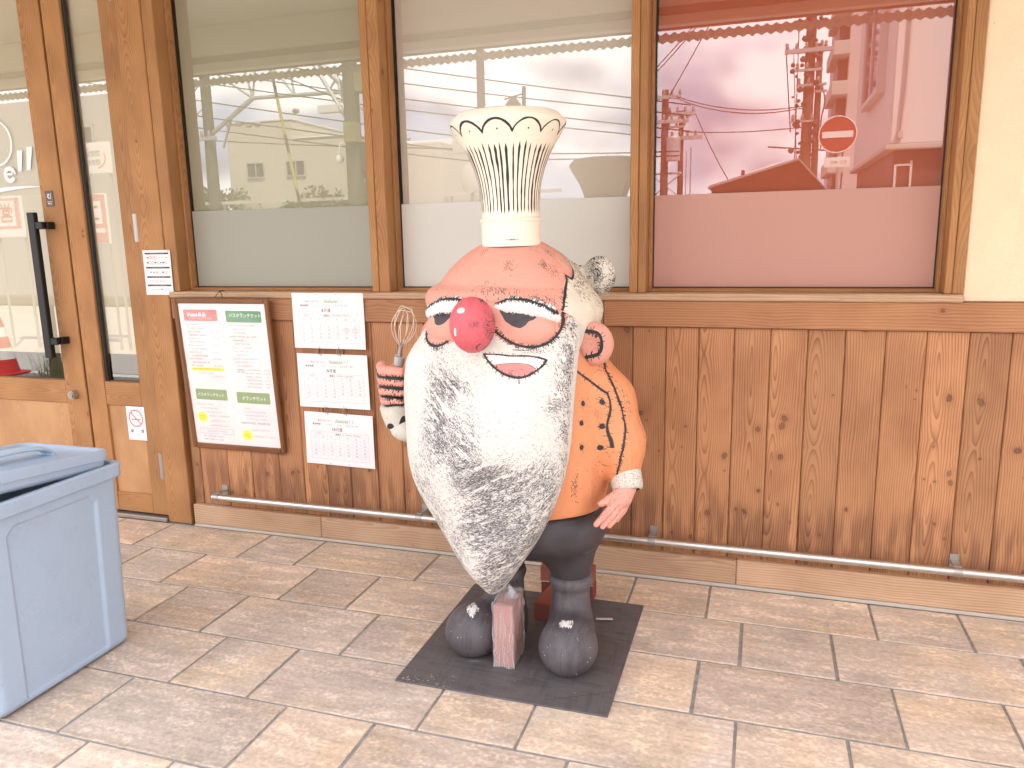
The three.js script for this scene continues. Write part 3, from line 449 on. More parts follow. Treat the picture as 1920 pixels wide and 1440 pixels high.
{ // three calendar sheets linked by rings
  const t = thing('hanging_calendar', 'chain of three white monthly calendar sheets linked by small rings', 'calendar', [-2.086, 1.215, 0.0335]);
  const months = [['8月度', 6, 31, [14, 15]], ['9月度', 2, 30, []], ['10月度', 4, 31, []]];
  const drawCal = ([name, first, days, closed], seed) => canvasTex(740, 520, (g, w, h) => {
    const R = rng(seed); g.fillStyle = '#f4edec'; g.fillRect(0, 0, w, h); for (let i = 0; i < 14; i++) { g.fillStyle = `rgba(214,196,200,0.05)`; g.fillRect(R() * w, R() * h, 120 + R() * 200, 14 + R() * 60); }
    glyphText(g, '街のイタリアン', 142, 68, 21, '#c4766c', 0.12); g.fillStyle = '#7da27a'; g.save(); g.font = 'italic bold 43px sans-serif'; g.scale(0.92, 1); g.fillText('ilsalute !  !', 362, 92); g.restore();
    glyphText(g, '営業時間', 84, 106, 21, '#4a4646', 0.09); g.fillStyle = '#6a6462'; g.font = '20px sans-serif'; g.fillText('1 1 : 0 0   ～   1 4 : 1 5', 224, 125); glyphText(g, 'ラストオーダー', 446, 106, 20, '#6a6462', 0.09); g.fillRect(380, 117, 22, 2);
    glyphText(g, name, name.length > 3 ? 292 : 308, 142, 37, '#3c3837', 0.085);
    const x0 = 60, y0 = 192, cw = 89.5, rh = 34; g.strokeStyle = '#8a8080'; g.lineWidth = 1.6; g.strokeRect(x0, y0, cw * 7, rh * 8); g.lineWidth = 0.8;
    for (let i = 1; i < 8; i++) { g.beginPath(); g.moveTo(x0, y0 + rh * i); g.lineTo(x0 + cw * 7, y0 + rh * i); g.stroke(); }
    for (let i = 1; i < 7; i++) { g.beginPath(); g.moveTo(x0 + cw * i, y0 + (i === 2 ? 0 : rh)); g.lineTo(x0 + cw * i, y0 + rh * 8); g.stroke(); }
    glyphText(g, '定休日', x0 + 56, y0 + 7, 20, '#d79a94', 0.09); glyphText(g, '営業日', x0 + 270, y0 + 7, 20, '#4a4646', 0.1); tinyLine(g, R, x0 + 350, y0 + 10, 190, 15, '#7a6e6c');
    '日月火水木金土'.split('').forEach((c, i) => glyphText(g, c, x0 + cw * i + 34, y0 + rh + 8, 18, i < 1 ? '#d79a94' : '#7a7272', 0.09));
    g.font = '23px sans-serif'; for (let d = 1; d <= days; d++) { const q = first + d - 1, c = q % 7, r = Math.floor(q / 7), x = x0 + cw * c + 46, y = y0 + rh * (r + 2) + 26; g.fillStyle = closed.includes(d) || c > 1 || R() < 0.3 ? '#5a5454' : '#d0908a'; const s = String(d); g.fillText(s, x - s.length * 6.5, y); if (closed.includes(d)) { g.strokeStyle = '#cc6a62'; g.lineWidth = 3; g.beginPath(); g.ellipse(x, y - 8, 30, 16, 0, 0, 7); g.stroke(); } }
    g.fillStyle = '#3a3434'; for (const x of [260, 462]) for (const y of [14, h - 14]) { g.beginPath(); g.arc(x, y, 4.5, 0, 7); g.fill(); }
  });
  const ang = 0.010;
  [[0, 0], [0.003, 0.284], [0.014, 0.566]].forEach(([dx, dy], i) => {
    const g = sheet(0.37, 0.257, 16, 10, (x, y) => 0.0025 * Math.sin(x * 11 + i * 2) + 0.0035 * Math.sin(y * 9 + i) * (x / 0.37)).rotateZ(i === 2 ? -0.012 : -0.004).translate(dx, -dy, -0.006 * i);
    part('calendar_sheet', g, paperM(drawCal(months[i], 70 + i)), t, ['topmost calendar sheet, for month 8, two dates ringed in red', 'middle calendar sheet, for month 9', 'bottom calendar sheet, for month 10'][i]);
  });
  for (const [x, y, z] of [[0.134, -0.271, -0.003], [0.234, -0.272, -0.003], [0.146, -0.553, -0.009], [0.244, -0.554, -0.009]]) part('ring', new THREE.TorusGeometry(0.0165, 0.0011, 6, 24).rotateY(1.15).translate(x, y, z + 0.004), M.alu, t);
}
only('payment_notice', 'small white notice of payment symbols with dark bars on the door post', 'notice', sheet(0.166, 0.219, 4, 4, (x, y) => 0.001 * Math.sin(x * 30 + y * 20)).translate(-2.9335, 1.42, 0.019), paperM(canvasTex(332, 438, (g, w, h) => {
  g.fillStyle = '#eee8e6'; g.fillRect(0, 0, w, h); const R = rng(8); tinyLine(g, R, 10, 6, 60, 10, '#caa'); g.fillStyle = '#c66'; g.fillRect(292, 6, 28, 8);
  for (const y of [24, 162, 254, 336]) { g.fillStyle = '#45403f'; g.fillRect(24, y, 288, 17); tinyLine(g, R, 90, y + 4, 160, 9, '#bbb'); }
  const ic = (x, y, c) => { g.strokeStyle = g.fillStyle = c; g.lineWidth = 3; R() < 0.5 ? g.strokeRect(x, y, 22, 22) : g.fillRect(x, y + 4, 24, 15); tinyLine(g, R, x, y + 26, 26, 7, '#888'); };
  for (let i = 0; i < 4; i++) ic(44 + i * 32, 60, i % 2 ? '#d28' : '#c55'); for (let i = 0; i < 3; i++) tinyLine(g, R, 190 + i * 42, 66, 34, 13, '#d88'); for (let i = 0; i < 8; i++) ic(40 + i * 32, 110, i % 3 ? '#888' : '#566');
  for (let i = 0; i < 6; i++) ic(66 + i * 38, 204, i > 3 ? '#777' : '#a9a'); for (let i = 0; i < 8; i++) tinyLine(g, R, 52 + i * 32, 296, 22, 16, i === 7 ? '#66a' : '#b77'); for (let i = 0; i < 4; i++) tinyLine(g, R, 56 + i * 30, 380, 22, 14, '#a99'); for (let i = 0; i < 3; i++) ic(184 + i * 42, 372, '#69b'); tinyLine(g, R, 30, 420, 80, 8, '#d99');
})));
only('no_smoking_sign', 'white no smoking sticker with red barred circle low on the side door leaf', 'sign', sheet(0.118, 0.181).translate(-3.165, 0.616, 0.0035), paperM(canvasTex(354, 543, (g, w, h) => {
  g.fillStyle = '#eee9e7'; g.fillRect(0, 0, w, h); g.fillStyle = '#8a8484'; g.fillRect(88, 200, 170, 18); g.fillRect(262, 200, 10, 18); g.strokeStyle = '#b9b3b3'; g.lineWidth = 5; g.beginPath(); g.moveTo(240, 180); g.bezierCurveTo(200, 140, 270, 130, 230, 90); g.moveTo(265, 185); g.bezierCurveTo(250, 150, 290, 140, 262, 100); g.stroke();
  g.strokeStyle = '#cc7a74'; g.lineWidth = 22; g.beginPath(); g.arc(177, 190, 130, 0, 7); g.moveTo(85, 98); g.lineTo(269, 282); g.stroke();
  glyphText(g, '禁', 50, 365, 58, '#4a4747', 0.1); glyphText(g, '煙', 250, 365, 58, '#4a4747', 0.1); tinyLine(g, rng(3), 140, 395, 80, 14, '#9a9494'); tinyLine(g, rng(4), 40, 448, 280, 12, '#8d8787');
})));
only('pull_plate', 'small brown plate with white pull marking above the black door handle', 'sign', slab(-3.5295, -3.477, 1.650, 1.7285, 0.0005, 0.0025, { c: 0.0006 }), std({ color: lin(0.09, 0.062, 0.05), roughness: 0.5 }));
{ const o = scene.children[scene.children.length - 1]; part('lettering', sheet(0.0505, 0.0765).translate(-3.5285, 1.7275, 0.0032), std({ roughness: 0.5, map: canvasTex(202, 306, (g, w, h) => { g.fillStyle = '#5c4f47'; g.fillRect(0, 0, w, h); glyphText(g, '引', 46, 50, 110, '#efe9e2', 0.11); g.fillStyle = '#efe9e2'; g.fillRect(30, 212, 142, 5); g.font = 'bold 44px sans-serif'; g.textAlign = 'center'; g.fillText('PULL', 101, 268); }) }), o); }
// ---------- the storage bin on the left ----------
{
  const t = thing('storage_bin', 'pale blue grey plastic bin with a loose tilted lid at the left edge', 'bin', [-2.36, 0, 1.335]);
  const pm = phys({ color: lin(0.43, 0.54, 0.66), roughness: 0.42, clearcoat: 0.12, clearcoatRoughness: 0.3, bumpMap: texFrom(256, 256, (x, y, o) => { o[0] = o[1] = o[2] = fbm(x * 0.3, y * 0.3, 3); }, { srgb: false, rep: [3, 3] }), bumpScale: 0.0003,
    map: texFrom(512, 512, (x, y, o) => { const s = vn(x * 0.16, y * 0.05) > 0.93 && vn(x * 0.6, y * 0.2) > 0.6 ? 0.9 : 1, n = 0.97 + 0.06 * fbm(x * 0.012, y * 0.012, 3), d = vn(x * 0.21 + 9, y * 0.23) > 0.985 ? 0.7 : 1; const scuff = vn(x * 0.02 + 40, y * 0.9) > 0.9 && vn(x * 0.013, y * 0.05 + 7) > 0.62 ? 1.16 : 1, grime = 1 - 0.06 * sst(0.55, 0.8, fbm(x * 0.03 + 3, y * 0.02, 4)) * sst(0.4, 0.7, vn(x * 0.35, y * 0.35)); o[0] = s * n * d * scuff * grime * 0.92; o[1] = o[0]; o[2] = o[0]; }) });
  const HXb = 0.172, HZ = 0.268; // half sizes at the foot
  function ringPts(hx, hz, rad, n) { // rounded rectangle, counter-clockwise seen from above
    const p = []; const q = Math.max(6, n >> 3);
    const arc = (cx, cz, a0) => { for (let i = 0; i <= 8; i++) { const a = a0 + (i / 8) * Math.PI / 2; p.push([cx + rad * Math.cos(a), cz + rad * Math.sin(a), Math.cos(a), Math.sin(a)]); } };
    const line = (a, b, nx, nz) => { for (let i = 1; i < n; i++) p.push([mix(a[0], b[0], i / n), mix(a[1], b[1], i / n), nx, nz]); };
    arc(hx - rad, hz - rad, 0); line([hx - rad, hz], [-hx + rad, hz], 0, 1); arc(-hx + rad, hz - rad, Math.PI / 2); line([-hx, hz - rad], [-hx, -hz + rad], -1, 0); arc(-hx + rad, -hz + rad, Math.PI); line([-hx + rad, -hz], [hx - rad, -hz], 0, -1); arc(hx - rad, -hz + rad, 1.5 * Math.PI); line([hx, -hz + rad], [hx, hz - rad], 1, 0);
    return p;
  }
  function loft(rings, n) { // rings: [y, hx, hz, rad, panel]
    const pos = [], uv = [], idx = []; let m = 0;
    rings.forEach(([y, hx, hz, rad, pan], r) => {
      const p = ringPts(hx, hz, rad, n); m = p.length;
      p.forEach(([x, z, nx, nz], i) => {
        let d = 0; if (pan) { const e = 0.0045, side = Math.abs(nx) > 0.999 ? Math.abs(z) : Math.abs(nz) > 0.999 ? Math.abs(x) : 9, lim = (Math.abs(nx) > 0.999 ? hz : hx) - 0.118 + 0.012 * (Math.abs(nx) > 0.999 ? 1 : 0), top = 0.602 - 0.02 * sst(lim - 0.03, lim, side); d = -0.0095 * sst(lim + e, lim - e, side) * sst(0.606, 0.597, y + 0.02 * sst(lim - 0.03, lim, side)); }
        pos.push(x + nx * d, y, z + nz * d); uv.push(x * 1.0 + z, y);
      });
    });
    for (let r = 0; r + 1 < rings.length; r++) for (let i = 0; i < m; i++) { const a = r * m + i, b = r * m + (i + 1) % m, c = a + m, d = b + m; idx.push(a, c, b, b, c, d); }
    const g = new THREE.BufferGeometry(); g.setAttribute('position', new THREE.Float32BufferAttribute(pos, 3)); g.setAttribute('uv', new THREE.Float32BufferAttribute(uv, 2)); g.setIndex(idx); g.computeVertexNormals(); return g;
  }
  const R = [[0.004, 0.10, 0.2, 0.04], [0.004, HXb - 0.02, HZ - 0.02, 0.03], [0.012, HXb - 0.006, HZ - 0.006, 0.034], [0.025, HXb, HZ, 0.036]], wall = (y) => [HXb + (y / 0.65) * 0.022, HZ + (y / 0.65) * 0.006];
  for (let i = 1; i <= 90; i++) { const y = 0.025 + (i / 90) * 0.615; const [a, b] = wall(y); R.push([y, a, b, 0.036, y > 0.03]); }
  const [ta, tb] = wall(0.645); R.push([0.642, ta + 0.001, tb + 0.001, 0.036], [0.643, ta + 0.014, tb + 0.012, 0.036], [0.646, ta + 0.0165, tb + 0.014, 0.038], [0.686, ta + 0.018, tb + 0.0155, 0.038], [0.691, ta + 0.016, tb + 0.0135, 0.038], [0.693, ta + 0.012, tb + 0.01, 0.036], [0.692, ta - 0.002, tb - 0.003, 0.033], [0.686, ta - 0.004, tb - 0.005, 0.033]);
  for (const y of [0.5, 0.3, 0.1, 0.02]) { const [a, b] = wall(y); R.push([y, a - 0.004 - 0.007, b - 0.011, 0.03]); }
  R.push([0.015, 0.05, 0.1, 0.03]);
  part('body', loft(R, 110), pm, t);
  const lid = []; const la = ta + 0.005, lb = tb + 0.0;
  lid.push([-0.012, la - 0.03, lb - 0.03, 0.03], [-0.012, la - 0.012, lb - 0.012, 0.03], [0.0, la - 0.010, lb - 0.010, 0.03], [0.003, la - 0.008, lb - 0.008, 0.03], [0.018, la - 0.008, lb - 0.008, 0.03], [0.02, la - 0.003, lb - 0.003, 0.034], [0.0215, la, lb, 0.036], [0.052, la - 0.001, lb - 0.001, 0.036], [0.055, la - 0.004, lb - 0.004, 0.036], [0.0555, la - 0.012, lb - 0.012, 0.034], [0.052, la - 0.022, lb - 0.022, 0.03], [0.045, la - 0.026, lb - 0.026, 0.03], [0.043, la - 0.06, lb - 0.06, 0.03], [0.05, la - 0.075, lb - 0.085, 0.03], [0.052, 0.03, 0.05, 0.02], [0.052, 0.002, 0.002, 0.001]);
  const tip = (g) => g.rotateX(-0.012).rotateZ(0.0).rotateX(-0.075).translate(-0.006, 0.712, 0.022);
  part('lid', tip(loft(lid, 30)), pm, t);
  const hp = []; for (let i = 0; i <= 16; i++) { const a = (i / 16) * Math.PI; hp.push([0.07, 0.048 + 0.036 * Math.pow(Math.sin(a), 0.7), 0.02 - 0.14 * Math.cos(a)]); }
  const hg = new THREE.TubeGeometry(new THREE.CatmullRomCurve3(hp.map((p) => new THREE.Vector3(0, p[1], p[2]))), 40, 0.008, 8).scale(4.2, 1, 1).translate(0.06, 0, -0.02);
  part('handle', tip(hg), phys({ color: lin(0.42, 0.55, 0.66), roughness: 0.35, clearcoat: 0.2 }), t);
}
// ---------- the painted chef statue ----------
const STAT = [-0.755, 0.006, 0.665], BLACK = '#2b2829';
function ragged(g, pts, w, R, hair = 1, col = BLACK) { // an uneven hand-painted line with bristle marks
  g.fillStyle = g.strokeStyle = col; g.lineCap = 'round';
  const c = new THREE.CatmullRomCurve3(pts.map((p) => new THREE.Vector3(p[0], p[1], 0))), L = c.getLength(), n = Math.max(8, Math.ceil(L / 1.6));
  for (let i = 0; i <= n; i++) {
    const p = c.getPointAt(i / n), t = c.getTangentAt(i / n), ww = w * (0.55 + 0.75 * fbm(i * 0.045 + w, pts[0][0] * 0.1, 3));
    g.beginPath(); g.arc(p.x, p.y, ww / 2, 0, 7); g.fill();
    if (hair && R() < 0.34 * hair) { const s = R() < 0.5 ? -1 : 1, l = w * (0.5 + R() * 1.1), j = (R() - 0.5) * 0.9; g.lineWidth = w * (0.1 + 0.22 * R()); g.beginPath(); g.moveTo(p.x, p.y); g.lineTo(p.x + s * (-t.y + j * t.x) * l, p.y + s * (t.x + j * t.y) * l); g.stroke(); }
  }
}
function flecks(g, R, n, cx, cy, sx, sy, len, wid, ang, col = BLACK, spread = 0.5) {
  g.strokeStyle = col; g.lineCap = 'round';
  const ga = () => (R() + R() + R() + R() - 2) * 1.0;
  for (let i = 0; i < n; i++) { const x = cx + ga() * sx, y = cy + ga() * sy, a = ang + (R() - 0.5) * 2 * spread, l = len * (0.15 + R() * R() * 1.2); g.lineWidth = wid * (0.35 + R()); g.beginPath(); g.moveTo(x, y); g.lineTo(x + Math.cos(a) * l, y + Math.sin(a) * l); g.stroke(); }
}
const brushBump = texFrom(512, 512, (x, y, o) => { o[0] = o[1] = o[2] = 0.5 * fbm(x * 0.05, y * 0.22, 4) + 0.5 * fbm(x * 0.16, y * 0.1, 3); }, { srgb: false, rep: [1, 1] });
const bb = (a, b) => { const t = brushBump.clone(); t.repeat.set(a, b); t.needsUpdate = true; return t; };
const painted = (map, o = {}) => std({ map, roughness: 0.62, bumpMap: bb(3, 3), bumpScale: 0.0022, ...o });
const st = thing('chef_statue', 'painted chef figure with long white beard, red nose and tall white hat', 'statue', STAT);
const SP = (n, g, m, l) => part(n, g, m, st, l);
const cyl = (cx, cz, y0, y1) => ([x, y, z]) => [Math.atan2(x - cx, z - cz) / (2 * Math.PI) + 0.5, (y - y0) / (y1 - y0)];

{ // base plate of painted board
  const bm = std({ color: lin(1, 1, 1), roughness: 0.55, bumpMap: bb(2, 2), bumpScale: 0.0015, map: canvasTex(1024, 1024, (g, w, h) => {
    g.fillStyle = '#625d5b'; g.fillRect(0, 0, w, h); const R = rng(12);
    for (let i = 0; i < 1600; i++) { g.fillStyle = R() < 0.5 ? `rgba(92,84,82,${R() * 0.07})` : `rgba(20,18,19,${R() * 0.09})`; g.beginPath(); g.ellipse(R() * w, R() * h, 10 + R() * 90, 3 + R() * 14, R() < 0.7 ? 0.05 : 1.5, 0, 7); g.fill(); }
    for (let i = 0; i < 220; i++) { g.fillStyle = `rgba(150,140,136,${0.05 + R() * 0.15})`; g.fillRect(R() * w, R() * h, 1 + R() * 26, 1 + R() * 1.6); }
    g.fillStyle = '#b9b1ab'; for (let i = 0; i < 44; i++) { g.beginPath(); g.ellipse(30 + R() * 260, h - 12 - R() * R() * 120, 1 + R() * 8, 0.8 + R() * 1.6, 0.15, 0, 7); g.fill(); } for (let i = 0; i < 60; i++) { g.beginPath(); g.arc(R() * w, R() * h, 0.6 + R() * 1.6, 0, 7); g.fill(); }
    for (let i = 0; i < 6; i++) { g.strokeStyle = '#a8a09a'; g.lineWidth = 1.2; g.beginPath(); const x = 300 + R() * 20, y = 760 + R() * 30; g.moveTo(x - 24, y + R() * 14); g.lineTo(x + 24, y - R() * 14); g.stroke(); }
    g.fillStyle = '#1d1b1b'; for (let i = 0; i < 26; i++) { g.beginPath(); g.ellipse(w - 14 - i * 11, 846 + i * 5.5, 4, 2, 0, 0, 7); g.fill(); } g.fillStyle = '#7b3a30'; g.fillRect(860, 936, 9, 6); g.fillRect(885, 930, 8, 6); }) });
  const g = slab(-0.363, 0.355, -0.006, 0.0, -0.374, 0.378, { c: 0.001 }), p = g.attributes.position, u = g.attributes.uv;
  for (let i = 0; i < p.count; i++) u.setXY(i, (p.getX(i) + 0.363) / 0.718, (0.378 - p.getZ(i)) / 0.752 * 1), u.setY(i, 1 - (p.getZ(i) + 0.374) / 0.752);
  SP('base_plate', g, bm);
  SP('bolt', bar([0.2, 0.012, -0.19], [0.262, 0.012, -0.205], 0.006), M.alu);
}
const darkMap = canvasTex(512, 512, (g, w, h) => { g.fillStyle = '#5d5859'; g.fillRect(0, 0, w, h); const R = rng(44); for (let i = 0; i < 900; i++) { g.fillStyle = R() < 0.5 ? `rgba(98,90,90,${R() * 0.07})` : `rgba(28,26,28,${R() * 0.1})`; g.beginPath(); g.ellipse(R() * w, R() * h, 3 + R() * 20, 8 + R() * 50, (R() - 0.5) * 0.4, 0, 7); g.fill(); } g.fillStyle = 'rgba(205,198,192,0.8)'; for (let i = 0; i < 40; i++) { g.beginPath(); g.arc(R() * w, R() * h, 0.5 + R() * 1.4, 0, 7); g.fill(); } }, true);
const darkM = std({ map: darkMap, roughness: 0.6, bumpMap: bb(2, 3), bumpScale: 0.0018 });
SP('trousers', netMesh(sdTrousers, [-0.3, 0.18, -0.26], [0.32, 0.56, 0.26], 0.011, ([x, y, z]) => [x * 1.6 + z, y * 1.6]), std({ map: darkMap, color: lin(0.5, 0.48, 0.5), roughness: 0.5, bumpMap: bb(2, 3), bumpScale: 0.0018 }));
{ // boots, each with a daub of white paint on the instep
  const bootTex = (seed, cx, cy, blob) => canvasTex(600, 600, (g, w, h) => {
    g.drawImage(darkMap.image, 0, 0, w, h); const R = rng(seed); g.fillStyle = '#ece7de'; g.strokeStyle = '#ece7de'; g.lineCap = 'round';
    for (let i = 0; i < 260; i++) { const a = R() * 6.28, r = R(); g.lineWidth = 1.5 + R() * 3.2; const x = cx + Math.cos(a) * r * blob[0], y = cy + Math.sin(a) * r * blob[1] * (1 - 0.5 * Math.sin(a * 2 + seed)); g.beginPath(); g.moveTo(x, y); g.lineTo(x - 3 + R() * 8, y + 2 + R() * 12); g.stroke(); }
    for (let i = 0; i < 90; i++) { g.globalAlpha = 0.75; g.beginPath(); g.arc(R() * w, h * (0.45 + 0.55 * R()), 0.5 + R() * R() * 2.6, 0, 7); g.fill(); } g.globalAlpha = 1;
    g.strokeStyle = 'rgba(30,28,30,0.6)'; g.lineWidth = 2; g.beginPath(); g.moveTo(cx + 10, cy + 130); g.bezierCurveTo(cx, cy + 220, cx + 14, cy + 300, cx + 8, 590); g.stroke();
  });
  const buv = (x0) => ([x, y, z]) => [(x - x0) / 0.36 + 0.5, (y * 0.62 + (0.28 - z) * 0.62) / 0.36];
  const put = (n, f, x0, seed, lo, hi, l, hitp) => { const q = buv(x0)(hitp); SP(n, netMesh(f, lo, hi, 0.0085, buv(x0)), std({ map: bootTex(seed, q[0] * 600, (1 - q[1]) * 600 - 6, [38, 32]), roughness: 0.58, bumpMap: bb(2, 2), bumpScale: 0.002 }), l); };
  put('boot', sdBootR, 0.165, 5, [0.03, -0.02, -0.12], [0.32, 0.3, 0.29], 'right-hand boot pointing straight ahead', [0.173, 0.174, 0.174]);
  put('boot', sdBootL, -0.14, 9, [-0.32, -0.02, -0.12], [0.0, 0.3, 0.27], 'left-hand boot beside the wrapped brick', [-0.166, 0.172, 0.157]);
}
{ // jacket with painted seams and buttons
  const W = 2048, H = 900, Y0 = 0.46, Y1 = 1.2, U = (x, y, z) => [(Math.atan2(x, z) / (2 * Math.PI) + 0.5) * W, (1 - (y - Y0) / (Y1 - Y0)) * H];
  const tex = canvasTex(W, H, (g) => {
    const R = rng(17); g.fillStyle = '#dc9062'; g.fillRect(0, 0, W, H);
    for (let i = 0; i < 2600; i++) { const q = R(); g.fillStyle = q < 0.45 ? `rgba(240,160,105,${R() * 0.10})` : q < 0.8 ? `rgba(196,98,62,${R() * 0.09})` : `rgba(150,120,80,${R() * 0.05})`; g.beginPath(); g.ellipse(R() * W, R() * H, 3 + R() * 10, 15 + R() * 70, (R() - 0.5) * 0.3, 0, 7); g.fill(); }
    for (let i = 0; i < 600; i++) { g.strokeStyle = `rgba(250,190,140,${0.05 + R() * 0.12})`; g.lineWidth = 0.8 + R(); const x = R() * W, y = R() * H; g.beginPath(); g.moveTo(x, y); g.lineTo(x + (R() - 0.5) * 6, y + 10 + R() * 40); g.stroke(); }
    const line = (P, w, h) => ragged(g, P.map((p) => U(...p)), w, R, h);
    line([[0.16, 1.06, 0.15], [0.214, 1.019, 0.139], [0.254, 0.979, 0.101], [0.298, 0.948, 0.093]], 8.5, 0.6); line([[0.298, 0.948, 0.093], [0.308, 0.9, 0.1], [0.306, 0.84, 0.108], [0.303, 0.775, 0.108]], 5.5, 0.6);
    line([[0.1, 0.512, 0.2], [0.16, 0.51, 0.18], [0.21, 0.515, 0.15], [0.26, 0.525, 0.08]], 7, 1);
    for (const p of [[0.228, 0.922, 0.144], [0.285, 0.921, 0.107], [0.226, 0.861, 0.156], [0.284, 0.842, 0.109], [0.227, 0.782, 0.159], [0.284, 0.772, 0.115]]) { const [x, y] = U(...p); g.fillStyle = BLACK; g.beginPath(); g.ellipse(x, y, p[0] > 0.26 ? 6 : 9, 11, 0, 0, 7); g.fill(); flecks(g, R, 26, x, y, 12, 16, 5, 1.6, 1.2, BLACK, 1.5); }
    for (const [p, sx, sy, n, c] of [[[0.252, 0.915, 0.119], 34, 34, 150, 'rgba(120,80,46,0.3)'], [[0.268, 0.885, 0.116], 26, 20, 90, 'rgba(120,80,46,0.25)'], [[0.207, 0.66, 0.175], 12, 44, 90, BLACK], [[0.263, 1.022, 0.068], 30, 20, 34, BLACK], [[0.36, 0.89, 0.06], 8, 50, 30, BLACK], [[0.4, 0.85, 0.0], 14, 50, 36, BLACK], [[0.12, 0.8, 0.2], 14, 160, 160, BLACK], [[0.29, 0.7, 0.1], 60, 90, 90, 'rgba(80,50,30,0.5)'], [[0.3, 1.03, -0.02], 40, 20, 70, 'rgba(80,66,40,0.5)']]) { const [x, y] = U(...p); flecks(g, R, n, x, y, sx, sy, 9, 1.5, 1.2, c, 0.7); }
    flecks(g, R, 110, W * 0.5, H * 0.5, W * 0.25, H * 0.3, 6, 1.3, 1.4, 'rgba(60,40,30,0.6)', 0.6);
  }, true);
  const axis = (A, y) => { for (let i = 0; i + 1 < A.length; i++) if (y <= A[i][1] && y >= A[i + 1][1]) { const t = (y - A[i][1]) / (A[i + 1][1] - A[i][1]); return [mix(A[i][0], A[i + 1][0], t), mix(A[i][2], A[i + 1][2], t)]; } const e = y > A[0][1] ? A[0] : A[A.length - 1]; return [e[0], e[2]]; };
  // torso and sleeves: one smooth surface, each with its own painting
  const whole = netMesh(sdJacket, [-0.54, 0.45, -0.29], [0.46, 1.2, 0.29], 0.0105, () => [0, 0]), pp = whole.attributes.position, ix = whole.index.array, sets = [[], [], []];
  const SEAM = [[1.2, 75], [1.055, 70], [1.02, 58], [0.985, 52], [0.95, 46], [0.913, 42], [0.844, 39], [0.8, 28], [0.757, 16], [0.718, 4], [0.68, -14], [0.645, -34], [0.4, -60]], seamAt = (y) => { for (let i = 0; i + 1 < SEAM.length; i++) if (y <= SEAM[i][0] && y >= SEAM[i + 1][0]) return mix(SEAM[i][1], SEAM[i + 1][1], (SEAM[i][0] - y) / (SEAM[i][0] - SEAM[i + 1][0])); return 0; };
  const AR = [[0.19, 1.02, -0.01], [0.268, 0.9, 0], [0.318, 0.77, 0.02], [0.345, 0.672, 0.05]];
  const side = (x, y, z) => { const t = sdTorso(x, y, z), r = sdArmR(x, y, z), l = sdArmL(x, y, z); if (x > 0.15 && r < t + 0.03) { const [ax, az] = axis(AR, y), d = Math.atan2(x - ax, z - az) * 180 / Math.PI; return d > seamAt(y) - 5 || r < t - 0.05 ? 1 : 0; } return l < t - 0.012 ? 2 : 0; };
  for (let i = 0; i < ix.length; i += 3) { const c = [0, 1, 2].map((k) => (pp.getComponent(ix[i], k) + pp.getComponent(ix[i + 1], k) + pp.getComponent(ix[i + 2], k)) / 3); sets[side(...c)].push(ix[i], ix[i + 1], ix[i + 2]); }
  const cut = (idx, uvOf) => { const P = [], N = [], T = [], nn = whole.attributes.normal; for (let i = 0; i < idx.length; i += 3) { const u = [0, 1, 2].map((q) => uvOf(pp.getX(idx[i + q]), pp.getY(idx[i + q]), pp.getZ(idx[i + q]))); const wrap = Math.max(u[0][0], u[1][0], u[2][0]) - Math.min(u[0][0], u[1][0], u[2][0]) > 0.5; for (let q = 0; q < 3; q++) { const k = idx[i + q]; P.push(pp.getX(k), pp.getY(k), pp.getZ(k)); N.push(nn.getX(k), nn.getY(k), nn.getZ(k)); T.push(u[q][0] + (wrap && u[q][0] < 0.5 ? 1 : 0), u[q][1]); } }
    const g = new THREE.BufferGeometry(); g.setAttribute('position', new THREE.Float32BufferAttribute(P, 3)); g.setAttribute('normal', new THREE.Float32BufferAttribute(N, 3)); g.setAttribute('uv', new THREE.Float32BufferAttribute(T, 2)); return g; };
  SP('jacket', cut(sets[0], (x, y, z) => [Math.atan2(x, z) / (2 * Math.PI) + 0.5, (y - Y0) / (Y1 - Y0)]), painted(tex));
  const sleeveTex = canvasTex(1024, 900, (g, W, H) => {
    const R = rng(18), U = (deg, y) => [(deg / 360 + 0.5) * W, (1 - (y - Y0) / (Y1 - Y0)) * H]; g.fillStyle = '#dc9062'; g.fillRect(0, 0, W, H);
    for (let i = 0; i < 1400; i++) { const q = R(); g.fillStyle = q < 0.45 ? `rgba(240,160,105,${R() * 0.12})` : q < 0.8 ? `rgba(196,98,62,${R() * 0.1})` : `rgba(150,120,80,${R() * 0.05})`; g.beginPath(); g.ellipse(R() * W, R() * H, 4 + R() * 14, 15 + R() * 70, (R() - 0.5) * 0.3, 0, 7); g.fill(); }
    for (let i = 0; i < 420; i++) { g.strokeStyle = `rgba(250,190,140,${0.05 + R() * 0.12})`; g.lineWidth = 0.8 + R(); const x = R() * W, y = R() * H; g.beginPath(); g.moveTo(x, y); g.lineTo(x + (R() - 0.5) * 6, y + 10 + R() * 40); g.stroke(); }
    ragged(g, [[70, 1.055], [58, 1.02], [52, 0.985], [46, 0.95], [42, 0.913], [39, 0.844], [28, 0.8], [16, 0.757], [4, 0.718], [-14, 0.68], [-34, 0.645]].map((p) => U(...p)), 11, R, 1.4);
    flecks(g, R, 60, ...U(55, 0.92), 20, 60, 7, 1.7, 1.3, BLACK, 0.8); flecks(g, R, 46, ...U(80, 0.82), 10, 60, 8, 1.6, 1.45, BLACK, 0.3); flecks(g, R, 60, ...U(110, 0.8), 60, 110, 7, 1.5, 1.4, 'rgba(60,40,30,0.7)', 0.5); flecks(g, R, 40, ...U(20, 0.7), 50, 40, 6, 1.5, 1.3, BLACK, 0.8);
  }, true);
